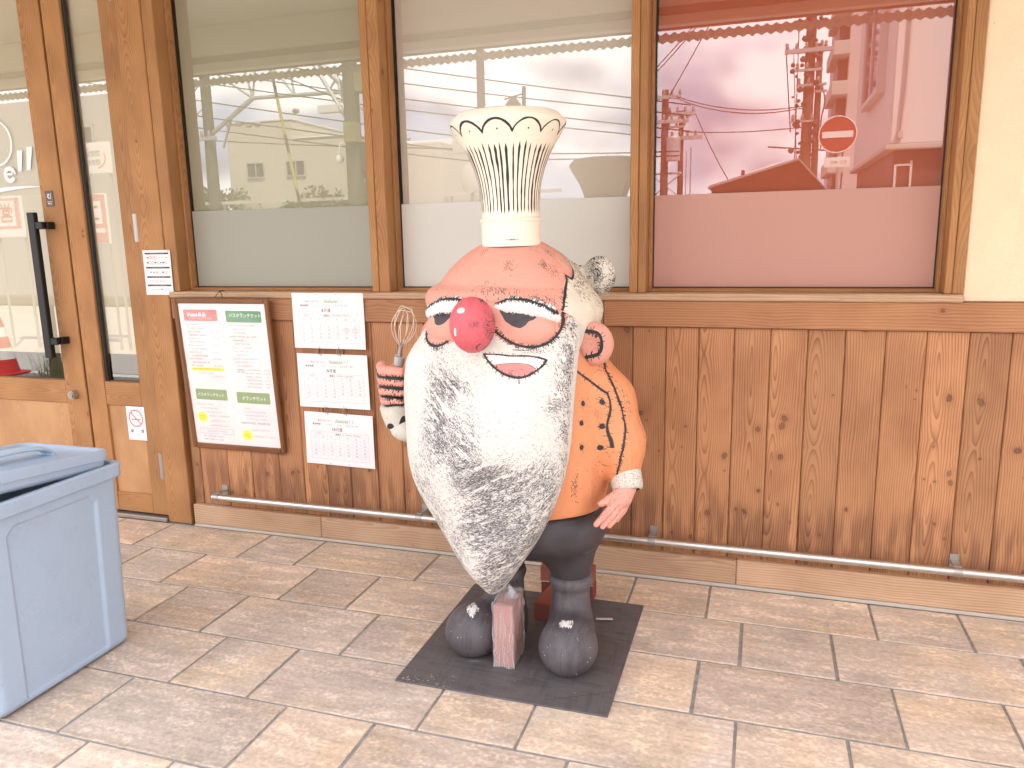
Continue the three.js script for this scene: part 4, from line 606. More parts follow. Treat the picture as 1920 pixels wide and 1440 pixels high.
  const suv = (A) => (x, y, z) => { const [ax, az] = axis(A, y); return [Math.atan2(x - ax, z - az) / (2 * Math.PI) + 0.5, (y - Y0) / (Y1 - Y0)]; };
  SP('sleeve', cut(sets[1], suv(AR)), painted(sleeveTex), 'orange sleeve of the lowered arm'); SP('sleeve', cut(sets[2], suv([[-0.22, 1.0, -0.01], [-0.33, 0.88, 0], [-0.41, 0.8, 0.03]])), painted(sleeveTex), 'orange sleeve of the raised arm');
}
const offWhite = '#dbd5c6';
const furTex = (seed, dens, w = 512, h = 256, spots) => canvasTex(w, h, (g) => { const R = rng(seed); g.fillStyle = offWhite; g.fillRect(0, 0, w, h); for (let i = 0; i < 260; i++) { g.fillStyle = `rgba(${R() < 0.5 ? '250,246,236' : '205,196,176'},${R() * 0.22})`; g.beginPath(); g.ellipse(R() * w, R() * h, 4 + R() * 22, 3 + R() * 8, R() * 3, 0, 7); g.fill(); } flecks(g, R, dens, w / 2, h / 2, w * 0.32, h * 0.32, 9, 1.6, 0.8, BLACK, 1.2); if (spots) spots(g, w, h, R); }, true);
{ // sleeve cuffs: rolled white bands with black edges
  const cuff = (A, B, r, seed, spots) => { const d = new THREE.Vector3(...B).sub(new THREE.Vector3(...A)), L = d.length(), pts = [[0.8, -0.02], [0.95, 0.0], [1.06, 0.1], [1.09, 0.35], [1.1, 0.65], [1.07, 0.9], [0.97, 1.0], [0.8, 1.01], [0.7, 0.97]].map(([a, b]) => new THREE.Vector2(a * r, b * L));
    const g = new THREE.LatheGeometry(pts, 40); g.applyQuaternion(new THREE.Quaternion().setFromUnitVectors(new THREE.Vector3(0, 1, 0), d.normalize())); g.translate(...A); return g; };
  SP('cuff', cuff([0.345, 0.694, 0.045], [0.362, 0.624, 0.078], 0.047, 3), painted(furTex(71, 260, 512, 256, (g, w, h, R) => { for (const y of [4, h - 6]) ragged(g, [[0, y], [w * 0.3, y + 3], [w * 0.6, y - 2], [w, y]], 34, R, 2); })), 'white cuff of the lowered arm');
  SP('cuff', cuff([-0.438, 0.806, 0.085], [-0.45, 0.888, 0.105], 0.054, 3), painted(furTex(72, 200, 512, 256, (g, w, h, R) => { g.fillStyle = BLACK; for (let i = 0; i < 12; i++) { g.beginPath(); g.ellipse(R() * w, h * (0.55 + 0.45 * R()), 14 + R() * 20, 20 + R() * 26, R(), 0, 7); g.fill(); } })), 'white cuff with black blots under the raised fist');
  SP('sleeve_roll', netMesh((x, y, z) => smin(ell(x + 0.43, y - 0.81, z - 0.085, 0.056, 0.042, 0.052), ell(x + 0.405, y - 0.785, z - 0.11, 0.055, 0.035, 0.045), 0.03), [-0.51, 0.73, 0.01], [-0.33, 0.87, 0.18], 0.006, ([x, y, z]) => [x * 5, y * 7 + z]), painted(furTex(73, 150, 256, 256, (g, w, h, R) => { g.fillStyle = BLACK; for (let i = 0; i < 7; i++) { g.beginPath(); g.ellipse(R() * w, R() * h, 8 + R() * 16, 12 + R() * 24, R(), 0, 7); g.fill(); } })));
}
const SKIN = '#dd9c89';
const skinTex = (seed, W, H, more) => canvasTex(W, H, (g) => { const R = rng(seed); g.fillStyle = SKIN; g.fillRect(0, 0, W, H); for (let i = 0; i < W * H / 500; i++) { g.fillStyle = R() < 0.5 ? `rgba(238,176,152,${R() * 0.12})` : `rgba(205,126,108,${R() * 0.1})`; g.beginPath(); g.ellipse(R() * W, R() * H, 8 + R() * 50, 1.5 + R() * 6, (R() - 0.5) * 0.25, 0, 7); g.fill(); } if (more) more(g, R, W, H); }, true);
{ // lowered hand on the thigh: palm, four fingers, thumb
  const K = [[0.352, 0.592, 0.085]], fin = [ // each finger: knuckle, middle, tip with radii
    [[0.322, 0.552, 0.145, 0.0185], [0.288, 0.516, 0.183, 0.0165], [0.248, 0.470, 0.207, 0.0125]], [[0.338, 0.545, 0.128, 0.0185], [0.308, 0.503, 0.165, 0.017], [0.272, 0.458, 0.192, 0.0125]],
    [[0.350, 0.542, 0.108, 0.0175], [0.327, 0.497, 0.145, 0.0155], [0.296, 0.456, 0.172, 0.0115]], [[0.358, 0.545, 0.09, 0.0155], [0.345, 0.508, 0.118, 0.0135], [0.322, 0.474, 0.145, 0.0105]]];
  const f = (x, y, z) => {
    let d = smin(cone(x, y, z, [0.356, 0.60, 0.085], [0.335, 0.555, 0.125], 0.036, 0.032), cone(x, y, z, [0.35, 0.59, 0.10], [0.352, 0.55, 0.102], 0.034, 0.024), 0.02), F = 1e9;
    for (const q of fin) { const c = Math.min(cone(x, y, z, q[0], q[1], q[0][3], q[1][3]), cone(x, y, z, q[1], q[2], q[1][3], q[2][3])); F = Math.min(F, c); }
    d = smin(d, F, 0.008);
    return smin(d, chain(x, y, z, [[0.33, 0.59, 0.12, 0.021], [0.295, 0.568, 0.165, 0.018], [0.262, 0.552, 0.183, 0.014]], 0.01), 0.012);
  };
  SP('hand', netMesh((X, Y, Z) => 0.78 * f((X - 0.358) / 0.78 + 0.352, (Y - 0.63) / 0.78 + 0.592, (Z - 0.08) / 0.78 + 0.085), [0.22, 0.48, 0.03], [0.42, 0.68, 0.22], 0.0032, ([x, y, z]) => [(x - 0.22) / 0.2, (y - 0.48) / 0.2]), painted(skinTex(81, 400, 440, (g, R) => { flecks(g, R, 130, 200, 180, 90, 110, 9, 1.8, 2.3, BLACK, 0.6); flecks(g, R, 60, 150, 260, 80, 60, 8, 1.6, 2.3, BLACK, 0.6); }), { bumpScale: 0.001 }), 'hand resting on the thigh');
}
{ // raised fist round the whisk
  const f = (x, y, z) => {
    let d = smin(cone(x, y, z, [-0.452, 0.895, 0.10], [-0.452, 0.935, 0.095], 0.044, 0.045), ell(x + 0.448, y - 0.955, z - 0.085, 0.054, 0.066, 0.05), 0.03), F = 1e9;
    for (let i = 0; i < 4; i++) { const yy = 1.004 - i * 0.0345, r = [0.0205, 0.021, 0.0195, 0.0165][i], ox = [0, 0.003, 0, -0.004][i]; F = Math.min(F, cone(x, y, z, [-0.497 - ox * 0.5, yy + 0.006, 0.1], [-0.468, yy, 0.148], r, r), cone(x, y, z, [-0.468, yy, 0.148], [-0.405 + ox, yy - 0.006, 0.142], r, r * 0.88)); }
    d = smin(d, F, 0.007);
    return smin(d, chain(x, y, z, [[-0.42, 0.98, 0.09, 0.026], [-0.385, 1.03, 0.095, 0.023], [-0.352, 1.082, 0.088, 0.014]], 0.01), 0.012);
  };
  SP('hand', netMesh(f, [-0.545, 0.84, 0.01], [-0.33, 1.11, 0.19], 0.0038, ([x, y]) => [(x + 0.545) / 0.215, (y - 0.84) / 0.27]), painted(skinTex(82, 430, 540, (g, R) => {
    for (const [y, x0] of [[985, 70], [950, 95], [917, 80]]) { const Y = (1 - (y / 1000 - 0.84) / 0.27) * 540; ragged(g, [[x0, Y - 4], [170, Y + 2], [260, Y + 6], [330, Y + 10]], 16, R, 1.2); ragged(g, [[190, Y + 4], [330, Y + 14]], 20, R, 1); }
    ragged(g, [[60, 455], [120, 470], [200, 450], [330, 440]], 16, R, 1); flecks(g, R, 240, 150, 300, 70, 150, 6, 1.8, 1.5, BLACK, 1.5); flecks(g, R, 50, 330, 130, 40, 50, 6, 2, 1.2, BLACK, 1);
  }), { bumpScale: 0.001 }), 'raised fist holding the whisk');
}
{ // head: pink dome and brow, white hair behind a jagged painted edge
  const W = 2048, H = 640, Y0 = 0.93, Y1 = 1.46, U = (x, y, z) => [(Math.atan2(x - HX, z) / (2 * Math.PI) + 0.5) * W, (1 - (y - Y0) / (Y1 - Y0)) * H];
  const tex = skinTex(91, W, H, (g, R) => {
    const jag = [[0.0, 1.46, -0.2], [0.142, 1.365, 0.005], [0.167, 1.339, 0.035], [0.176, 1.311, 0.088], [0.164, 1.322, 0.1], [0.167, 1.309, 0.109], [0.17, 1.296, 0.124], [0.175, 1.269, 0.156], [0.178, 1.251, 0.183], [0.178, 1.226, 0.197], [0.167, 1.212, 0.208]].map((p) => U(...p)); jag[0] = [jag[1][0] + 260, -10]; 
    const poly = [...jag, [jag[10][0], H], [W, H], [W, 0]]; g.fillStyle = '#ddd3bf'; g.beginPath(); poly.forEach((p, i) => (i ? g.lineTo(...p) : g.moveTo(...p))); g.closePath(); g.fill(); g.fillRect(0, 0, W * 0.14, H);
    for (let i = 0; i < 500; i++) { g.fillStyle = R() < 0.5 ? `rgba(245,238,224,${R() * 0.2})` : `rgba(180,168,142,${R() * 0.16})`; g.beginPath(); g.ellipse(jag[5][0] + 20 + R() * 800, R() * H, 3 + R() * 14, 6 + R() * 30, R() - 0.5, 0, 7); g.fill(); }
    ragged(g, jag.slice(2), 10, R, 0.7); ragged(g, [jag[1], jag[2]], 4, R, 1, 'rgba(60,56,50,0.5)');
    for (let k = 0; k < 22; k++) flecks(g, R, 90, jag[5][0] + 40 + R() * 420, 60 + R() * 300, 40, 40, 10, 1.8, 0.9, BLACK, 0.5); flecks(g, R, 200, jag[2][0] + 60, jag[2][1] - 30, 50, 50, 7, 1.3, 0.8, 'rgba(40,36,30,0.7)', 1);
    for (const [p, s, n] of [[[-0.092, 1.402, 0.118], 22, 40], [[0.003, 1.359, 0.18], 26, 90], [[0.097, 1.357, 0.131], 22, 120], [[0.127, 1.337, 0.127], 26, 70], [[0.094, 1.391, 0.057], 30, 90], [[0.009, 1.43, 0.045], 50, 120], [[-0.064, 1.294, 0.245], 36, 36], [[-0.035, 1.277, 0.278], 40, 40]]) { const [x, y] = U(...p); flecks(g, R, n, x, y, s, s * 0.8, 5, 1.7, 1.2, 'rgba(60,50,40,0.85)', 0.8); }
    const bx = (x, y, z, n, sx, sy) => { const q = U(x, y, z); flecks(g, R, n, q[0], q[1], sx, sy, 7, 1.6, 1.3, BLACK, 0.6); }; bx(0.09, 1.258, 0.26, 260, 90, 14); bx(0.13, 1.24, 0.24, 130, 40, 14); bx(-0.17, 1.262, 0.25, 70, 60, 10); bx(0.0, 1.285, 0.28, 60, 100, 10);
    for (let i = 0; i < 60; i++) { const q = U(HX + 0.3 * Math.sin(-1 + i * 0.04), 1.285 + 0.002 * Math.sin(i), 0.28 * Math.cos(-1 + i * 0.04)); if (R() < 0.35) flecks(g, R, 3, q[0], q[1], 8, 2, 6, 1.4, 0, 'rgba(70,50,44,0.6)', 0.2); }
  });
  SP('head', netMesh(sdHead, [-0.39, 0.92, -0.34], [0.31, 1.47, 0.35], 0.0085, cyl(HX, 0, Y0, Y1), true), painted(tex, { bumpMap: bb(8, 3) }));
  SP('hair_bun', netMesh((x, y, z) => smin(ell(x - 0.208, y - 1.305, z + 0.2, 0.058, 0.069, 0.058), cone(x, y, z, [0.08, 1.30, -0.17], [0.135, 1.30, -0.185], 0.08, 0.044), 0.006), [0.0, 1.2, -0.3], [0.29, 1.41, -0.1], 0.0075, ([x, y, z]) => [x * 5, y * 5 + z]), painted(furTex(92, 420, 512, 512, (g, w, h, R) => { for (let k = 0; k < 30; k++) flecks(g, R, 150, R() * w, R() * h, 50, 60, 16, 3, 0.7, BLACK, 0.35); })));
}
{ // ears
  const ear = (s, cx, cz) => (x, y, z) => { const X = (x - cx) * s, d = ell(X, y - 1.105, z - cz, 0.062, 0.07, 0.034); return smax(d, -ell(X + 0.004, y - 1.105, z - cz - 0.04, 0.028, 0.038, 0.024), 0.012); };
  const et = skinTex(84, 300, 300, (g, R) => { ragged(g, [[100, 70], [180, 80], [205, 140], [185, 200], [110, 225]], 20, R, 0.8); flecks(g, R, 40, 150, 150, 60, 60, 5, 1.5, 1, BLACK, 1); });
  SP('ear', netMesh(ear(1, 0.252, 0.085), [0.15, 1.0, 0.0], [0.36, 1.2, 0.16], 0.005, ([x, y]) => [(x - 0.172) / 0.16, (y - 1.025) / 0.16]), painted(et), 'ear with a black painted ring');
  SP('ear', netMesh(ear(-1, -0.318, 0.02), [-0.42, 1.0, -0.06], [-0.22, 1.2, 0.1], 0.005, ([x, y]) => [(x + 0.4) / 0.16, (y - 1.025) / 0.16]), painted(skinTex(85, 200, 200)), 'ear half hidden beside the raised fist');
}
{ // beard with the painted mouth and dry-brushed greys
  const X0 = -0.40, X1 = 0.28, Y0 = 0.27, Y1 = 1.29, W = 1360, H = 2040, U = (x, y) => [((x - X0) / (X1 - X0)) * W, (1 - (y - Y0) / (Y1 - Y0)) * H];
  const tex = canvasTex(W, H, (g) => {
    const R = rng(33); g.fillStyle = '#d9d4ca'; g.fillRect(0, 0, W, H);
    for (let i = 0; i < 2600; i++) { g.fillStyle = R() < 0.55 ? `rgba(248,246,242,${R() * 0.2})` : `rgba(212,202,184,${R() * 0.14})`; g.beginPath(); g.ellipse(R() * W, R() * H, 5 + R() * 26, 3 + R() * 12, R() * 3, 0, 7); g.fill(); }
    // dry-brushed areas: [x, y, half width, half height, strokes, angle]
    const A = [[-0.182, 0.92, 0.03, 0.085, 1500, 0.95], [-0.145, 0.995, 0.035, 0.022, 420, 0.8], [-0.185, 0.83, 0.035, 0.04, 500, 0.6], [-0.10, 0.79, 0.03, 0.075, 900, 0.7], [-0.07, 0.735, 0.035, 0.022, 560, -0.5], [-0.005, 0.715, 0.06, 0.035, 1300, -0.55], [0.01, 0.655, 0.065, 0.05, 1900, -0.45], [-0.03, 0.57, 0.05, 0.04, 1500, -0.2], [0.01, 0.51, 0.075, 0.035, 1500, -0.25], [0.09, 0.54, 0.022, 0.06, 800, -0.7], [0.012, 0.44, 0.04, 0.04, 1000, -0.5], [-0.02, 0.365, 0.04, 0.035, 700, -0.4], [0.125, 0.72, 0.035, 0.035, 420, -0.8], [0.15, 0.63, 0.018, 0.08, 600, -0.9], [0.19, 1.05, 0.015, 0.07, 260, 1.1], [0.203, 1.1, 0.01, 0.06, 160, 1.3], [0.2, 0.85, 0.01, 0.16, 320, 1.2], [-0.1, 1.06, 0.05, 0.04, 60, 0.7], [0.03, 0.86, 0.11, 0.05, 60, 0.7], [-0.24, 0.70, 0.025, 0.06, 240, 0.75], [-0.28, 0.65, 0.015, 0.06, 160, 0.9], [-0.2, 0.55, 0.02, 0.07, 200, 0.9], [-0.13, 0.47, 0.02, 0.06, 200, 0.9], [0.17, 0.94, 0.02, 0.02, 90, 0.2]];
    const hatch = (cx, cy, sx, sy, n, a, len, wid, col, thr) => { const ga = () => (R() + R() + R() + R() + R() + R() - 3) * 1.15, ca = Math.cos(a), sa = Math.sin(a); g.strokeStyle = col; g.lineCap = 'round';
      for (let i = 0; i < n; i++) { const x = cx + ga() * sx * 1.25, y = cy + ga() * sy * 1.25, al = (x * ca + y * sa) * 0.012, ac = (-x * sa + y * ca) * 0.05; if (fbm(al + 3, ac, 3) * 0.6 + fbm(al * 3, ac * 2.2 + 50, 2) * 0.4 < thr) continue;
        const q = a + (R() - 0.5) * 0.4, l = len * (0.3 + R()); g.lineWidth = wid * (0.5 + R()); g.beginPath(); g.moveTo(x, y); g.lineTo(x + Math.cos(q) * l, y + Math.sin(q) * l); g.stroke(); } };
    for (const [x, y, sx, sy, n, a] of A) { const [px, py] = U(x, y), kx = W / (X1 - X0), ky = H / (Y1 - Y0); hatch(px, py, sx * kx * 0.9, sy * ky * 0.9, n * 2.2, a, 12, 1.5, 'rgba(130,124,121,0.5)', 0.4); hatch(px, py, sx * kx * 0.85, sy * ky * 0.85, n * 3.2, a, 9, 1.5, '#423e3f', 0.45); hatch(px, py, sx * kx * 1.7, sy * ky * 1.5, n * 1.3, a, 5, 1.4, '#4a4647', 0.5); hatch(px, py, sx * kx, sy * ky, n * 0.6, a, 16, 1.7, 'rgba(225,221,213,0.9)', 0.4); }
    flecks(g, R, 420, W / 2, H * 0.45, W * 0.4, H * 0.4, 5, 1.3, 1, 'rgba(50,46,46,0.6)', 1.2);
    const P = (a) => a.map((p) => U(p[0], p[1])), fill = (a, c) => { g.fillStyle = c; g.beginPath(); const q = new THREE.CatmullRomCurve3(P(a).map((p) => new THREE.Vector3(p[0], p[1], 0)), true, 'catmullrom', 0.3).getPoints(80); q.forEach((p, i) => (i ? g.lineTo(p.x, p.y) : g.moveTo(p.x, p.y))); g.fill(); };
    // mouth
    const mo = [[-0.036, 1.1], [0.007, 1.099], [0.05, 1.094], [0.094, 1.092], [0.135, 1.081], [0.143, 1.077], [0.133, 1.062], [0.111, 1.044], [0.083, 1.031], [0.052, 1.032], [0.023, 1.043], [-0.006, 1.062], [-0.026, 1.084]];
    fill(mo, '#eeeade'); fill([[-0.008, 1.066], [0.02, 1.071], [0.065, 1.071], [0.095, 1.065], [0.115, 1.053], [0.111, 1.046], [0.083, 1.032], [0.052, 1.033], [0.023, 1.044]], '#d98a84'); flecks(g, R, 60, ...U(0.05, 1.05), 60, 14, 5, 1.6, 0, BLACK, 1);
    ragged(g, P([[-0.008, 1.067], [0.02, 1.071], [0.065, 1.072], [0.095, 1.066], [0.115, 1.054]]), 3, R, 0.5);
    ragged(g, P(mo.slice(0, 6)), 10, R, 0.6); ragged(g, P([...mo.slice(5), mo[0]]), 13, R, 1.1); ragged(g, P([[0.07, 1.03], [0.072, 1.012]]), 5, R, 0);
    // bridge of the nose and black outlines round the eyes
    fill([[-0.11, 1.28], [0.01, 1.28], [0.0, 1.235], [-0.01, 1.2], [-0.05, 1.18], [-0.1, 1.2], [-0.11, 1.24]], SKIN);
    fill([[-0.02, 1.25], [0.18, 1.24], [0.185, 1.17], [0.14, 1.122], [0.06, 1.12], [0.0, 1.16]], SKIN); fill([[-0.275, 1.24], [-0.12, 1.25], [-0.13, 1.14], [-0.2, 1.115], [-0.25, 1.13], [-0.265, 1.18]], SKIN);
    ragged(g, P([[-0.015, 1.2], [0.0, 1.17], [0.037, 1.14], [0.07, 1.124], [0.1, 1.118], [0.128, 1.122], [0.155, 1.136], [0.175, 1.162], [0.182, 1.19], [0.178, 1.215]]), 15, R, 1.2); ragged(g, P([[-0.26, 1.19], [-0.26, 1.16], [-0.247, 1.132], [-0.217, 1.117], [-0.185, 1.12], [-0.15, 1.142]]), 16, R, 1.3);
    ragged(g, P([[0.11, 1.113], [0.09, 1.11], [0.05, 1.112]]), 4, R, 2); flecks(g, R, 120, ...U(0.11, 1.105), 70, 18, 7, 1.8, 0.9, BLACK, 0.7); flecks(g, R, 90, ...U(-0.2, 1.108), 50, 14, 8, 1.8, 1.5, BLACK, 0.5);
    fill([[0.015, 1.235], [0.022, 1.212], [0.03, 1.198], [0.049, 1.185], [0.073, 1.178], [0.088, 1.185], [0.098, 1.197], [0.112, 1.203], [0.12, 1.235]], '#464042'); fill([[-0.232, 1.235], [-0.226, 1.208], [-0.213, 1.199], [-0.206, 1.185], [-0.19, 1.181], [-0.168, 1.19], [-0.15, 1.21], [-0.14, 1.235]], '#464042');
    ragged(g, P([[0.165, 1.25], [0.19, 1.215], [0.2, 1.2]]), 8, R, 1.5);
  });
  const uv = ([x, y, z], n) => { const k = Math.max(0, beardZ(x, y) + 0.03 - z) * 0.8; return [(x + n[0] * k - X0) / (X1 - X0), (y + n[1] * k - Y0) / (Y1 - Y0)]; };
  SP('beard', netMesh(sdBeard, [-0.41, 0.26, -0.02], [0.27, 1.29, 0.42], 0.008, uv), painted(tex, { bumpMap: bb(4, 6), bumpScale: 0.003 }));
}
{ // eyes: puffy lids with painted pupils, and bushy white brows
  const eye = (cx, cz, ry, pupil, seed, rim) => {
    const w = 0.19, h = 0.12, cx0 = cx - w / 2, y0 = 1.165 - h / 2, c = Math.cos(ry), s = Math.sin(ry);
    const tex = skinTex(seed, 570, 360, (g, R) => { const U = (p) => [((p[0] - cx0) / w) * 570, (1 - (p[1] - y0) / h) * 360];
      g.fillStyle = '#464042'; g.beginPath(); new THREE.CatmullRomCurve3(pupil.map((p) => new THREE.Vector3(...U(p), 0)), true, 'catmullrom', 0.4).getPoints(60).forEach((p, i) => (i ? g.lineTo(p.x, p.y) : g.moveTo(p.x, p.y))); g.fill(); ragged(g, rim.map(U), 7, R, 1); });
    const f = (x, y, z) => { const X = (x - cx) * c - (z - cz) * s, Z = (x - cx) * s + (z - cz) * c; return ell(X, y - 1.168, Z, 0.083, 0.047, 0.03); };
    return [netMesh(f, [cx - 0.1, 1.1, cz - 0.08], [cx + 0.1, 1.24, cz + 0.08], 0.005, ([x, y]) => [(x - cx0) / w, (y - y0) / h]), painted(tex, { bumpScale: 0.001 })];
  };
  SP('eye', ...eye(0.09, 0.272, 0.35, [[0.015, 1.225], [0.022, 1.212], [0.03, 1.198], [0.049, 1.185], [0.073, 1.178], [0.088, 1.185], [0.098, 1.197], [0.112, 1.203], [0.12, 1.225]], 86, [[-0.005, 1.19], [0.02, 1.15], [0.06, 1.127], [0.1, 1.12], [0.14, 1.13], [0.17, 1.16], [0.178, 1.19]]), 'heavy-lidded eye beside the mouth corner');
  SP('eye', ...eye(-0.182, 0.272, -0.42, [[-0.232, 1.225], [-0.226, 1.208], [-0.213, 1.199], [-0.206, 1.185], [-0.19, 1.181], [-0.168, 1.19], [-0.15, 1.21], [-0.14, 1.225]], 87, [[-0.258, 1.18], [-0.25, 1.145], [-0.217, 1.122], [-0.18, 1.12], [-0.13, 1.14]]), 'heavy-lidded eye half behind the red nose');
  const browTex = canvasTex(512, 256, (g, w, h) => { const R = rng(55); g.fillStyle = '#efece6'; g.fillRect(0, 0, w, h); for (let i = 0; i < 200; i++) { g.fillStyle = `rgba(210,204,196,${R() * 0.2})`; g.fillRect(R() * w, R() * h, 2 + R() * 8, 10 + R() * 30); } ragged(g, [[0, h * 0.2], [w * 0.3, h * 0.1], [w * 0.7, h * 0.1], [w, h * 0.2]], 22, R, 2.4); ragged(g, [[0, h * 0.86], [w * 0.5, h * 0.9], [w, h * 0.86]], 30, R, 2.2); flecks(g, R, 260, w * 0.6, h * 0.5, w * 0.3, h * 0.3, 7, 1.8, 1.3, BLACK, 0.5); });
  const brow = (pts, lo, hi, u0, u1) => { const top = (x) => { let y = 0; for (let i = 0; i + 1 < pts.length; i++) { const [a, b] = [pts[i], pts[i + 1]]; if ((x - a[0]) * (x - b[0]) <= 0) y = mix(a[1], b[1], (x - a[0]) / (b[0] - a[0])); } return y || (Math.abs(x - pts[0][0]) < Math.abs(x - pts[pts.length - 1][0]) ? pts[0][1] : pts[pts.length - 1][1]); };
    return netMesh((x, y, z) => chain(x, y, z, pts, 0.02) - 0.003, lo, hi, 0.0045, ([x, y]) => [(x - u0) / (u1 - u0), clamp(0.5 + (y - top(x)) / 0.062, 0.02, 0.98)]); };
  SP('eyebrow', brow([[0.0, 1.231, 0.286, 0.019], [0.045, 1.239, 0.278, 0.025], [0.1, 1.231, 0.257, 0.024], [0.14, 1.217, 0.235, 0.021], [0.163, 1.2, 0.222, 0.012]], [-0.04, 1.16, 0.18], [0.2, 1.28, 0.33], -0.02, 0.178), painted(browTex, { bumpScale: 0.001 }), 'long white eyebrow over the open eye');
  SP('eyebrow', brow([[-0.095, 1.232, 0.282, 0.02], [-0.14, 1.238, 0.275, 0.024], [-0.19, 1.233, 0.26, 0.024], [-0.232, 1.219, 0.24, 0.018], [-0.25, 1.208, 0.228, 0.01]], [-0.29, 1.16, 0.18], [-0.05, 1.28, 0.33], -0.26, -0.07), painted(browTex, { bumpScale: 0.001 }), 'white eyebrow half behind the red nose');
}
{ // nose
  const g = new THREE.SphereGeometry(1, 64, 48).scale(NOSE[3], NOSE[4], NOSE[5]).translate(NOSE[0], NOSE[1], NOSE[2]), p = g.attributes.position, u = g.attributes.uv; for (let i = 0; i < p.count; i++) u.setXY(i, (p.getX(i) - NOSE[0]) / 0.16 + 0.5, (p.getY(i) - NOSE[1]) / 0.18 + 0.5);
  SP('nose', g, painted(canvasTex(640, 720, (c, w, h) => { const R = rng(21); c.fillStyle = '#cf5e66'; c.fillRect(0, 0, w, h); for (let i = 0; i < 500; i++) { c.fillStyle = R() < 0.5 ? `rgba(226,120,124,${R() * 0.14})` : `rgba(180,56,66,${R() * 0.12})`; c.beginPath(); c.ellipse(R() * w, R() * h, 4 + R() * 20, 8 + R() * 40, R() * 3, 0, 7); c.fill(); }
    c.fillStyle = '#eee6dc'; c.beginPath(); c.ellipse(262, 172, 52, 30, -0.15, 0, 7); c.fill(); for (let i = 0; i < 40; i++) { c.fillRect(222 + R() * 90, 148 + R() * 50, 3, 8); } c.beginPath(); c.ellipse(190, 420, 16, 52, 0.12, 0, 7); c.fill(); c.fillRect(176, 400, 34, 18); c.fillRect(180, 440, 26, 20);
    flecks(c, R, 150, 440, 330, 60, 40, 8, 3, 1.2, BLACK, 1); flecks(c, R, 160, 420, 300, 130, 190, 8, 2.2, 1.2, BLACK, 1); flecks(c, R, 200, 560, 400, 30, 160, 14, 3, 2.4, BLACK, 0.5); ragged(c, [[410, 640], [430, 590], [470, 560]], 8, R, 2); ragged(c, [[420, 40], [560, 160], [606, 330], [590, 470], [520, 600], [400, 690]], 12, R, 1.6); }), { bumpScale: 0.0012, roughness: 0.5 }));
}
{ // hat
  const prof = [[0.0965, 1.415], [0.0965, 1.43], [0.096, 1.47], [0.0965, 1.492], [0.1, 1.494], [0.101, 1.498], [0.0995, 1.502], [0.0945, 1.505], [0.0945, 1.54], [0.0975, 1.58], [0.1045, 1.62], [0.116, 1.66], [0.132, 1.70], [0.1515, 1.735], [0.170, 1.765], [0.183, 1.787], [0.187, 1.797], [0.184, 1.806], [0.164, 1.826], [0.158, 1.829], [0.152, 1.826], [0.13, 1.79], [0.07, 1.74], [0.0, 1.735]].map((p) => new THREE.Vector2(...p));
  const seg = 96, g = new THREE.LatheGeometry(prof, seg, Math.PI), p = g.attributes.position, u = g.attributes.uv, Y0 = 1.40, Y1 = 1.84; for (let i = 0; i < p.count; i++) u.setY(i, (p.getY(i) - Y0) / (Y1 - Y0));
  g.rotateZ(0.012).translate(-0.02, 0, 0.03);
  const W = 2048, H = 880, Y = (y) => (1 - (y - Y0) / (Y1 - Y0)) * H, Az = (deg) => (deg / 360 + 0.5) * W;
  SP('hat', g, painted(canvasTex(W, H, (c) => {
    const R = rng(61); c.fillStyle = '#ece3cf'; c.fillRect(0, 0, W, H); for (let i = 0; i < 1500; i++) { c.fillStyle = R() < 0.5 ? `rgba(246,240,226,${R() * 0.14})` : `rgba(222,206,176,${R() * 0.12})`; c.beginPath(); c.ellipse(R() * W, R() * H, 10 + R() * 60, 2 + R() * 8, 0, 0, 7); c.fill(); }
    c.fillStyle = 'rgba(150,140,116,0.5)'; c.fillRect(0, Y(1.5055), W, 2.4);
    for (let k = 2; k < 9; k++) { const a0 = 6 + k * 32.7 - 180, n = 14, P = []; for (let i = 0; i <= n; i++) { const t = i / n; P.push([Az(a0 + t * 32.7), Y(1.757 + 0.035 * Math.pow(Math.sin(Math.PI * t), 0.72))]); } const sw = 8 + 7 * R(); for (const o of [0, W]) ragged(c, P.map(([x, y]) => [x + o, y]), sw, rng(k), 0); c.fillStyle = BLACK; c.beginPath(); c.ellipse(((Az(a0 + 17) % W) + W) % W, Y(1.764), 5.5, 4.5, 0.4, 0, 7); c.fill(); }
    for (let k = 0; k < 46; k++) { if (k < 12 || k > 38) continue; const x = (k / 46) * W + (R() - 0.5) * 14, fat = R() < 0.3 ? 1.8 : 1, y0 = Y(1.733 - R() * 0.012), y1 = Y(1.512 + R() * 0.006); let wx = x; c.fillStyle = BLACK; for (let y = y0; y <= y1; y += 1.5) { const t = (y - y0) / (y1 - y0); wx = x + 7 * (fbm(k * 3.1, t * 3, 2) - 0.5); const ww = (4.5 + 15 * fbm(k * 9.7 + 4, t * 4.5, 3) * fat * (0.55 + 0.45 * t * 0 + 0.45)) * Math.min(1, t * 12, (1 - t) * 14); c.beginPath(); c.arc(wx, y, Math.max(0.4, ww * 0.55), 0, 7); c.fill(); } }
    flecks(c, R, 160, Az(20), Y(1.436), 70, 5, 5, 2, 0.4, '#4a463c', 1.2); flecks(c, R, 70, Az(17), Y(1.7), 900, 200, 3, 1.4, 1, 'rgba(70,64,50,0.6)', 1); ragged(c, [[Az(-60), Y(1.829)], [Az(-20), Y(1.829)], [Az(12), Y(1.83)]], 5, R, 0);
  }, true), { bumpMap: bb(6, 4), bumpScale: 0.0012 }));
}
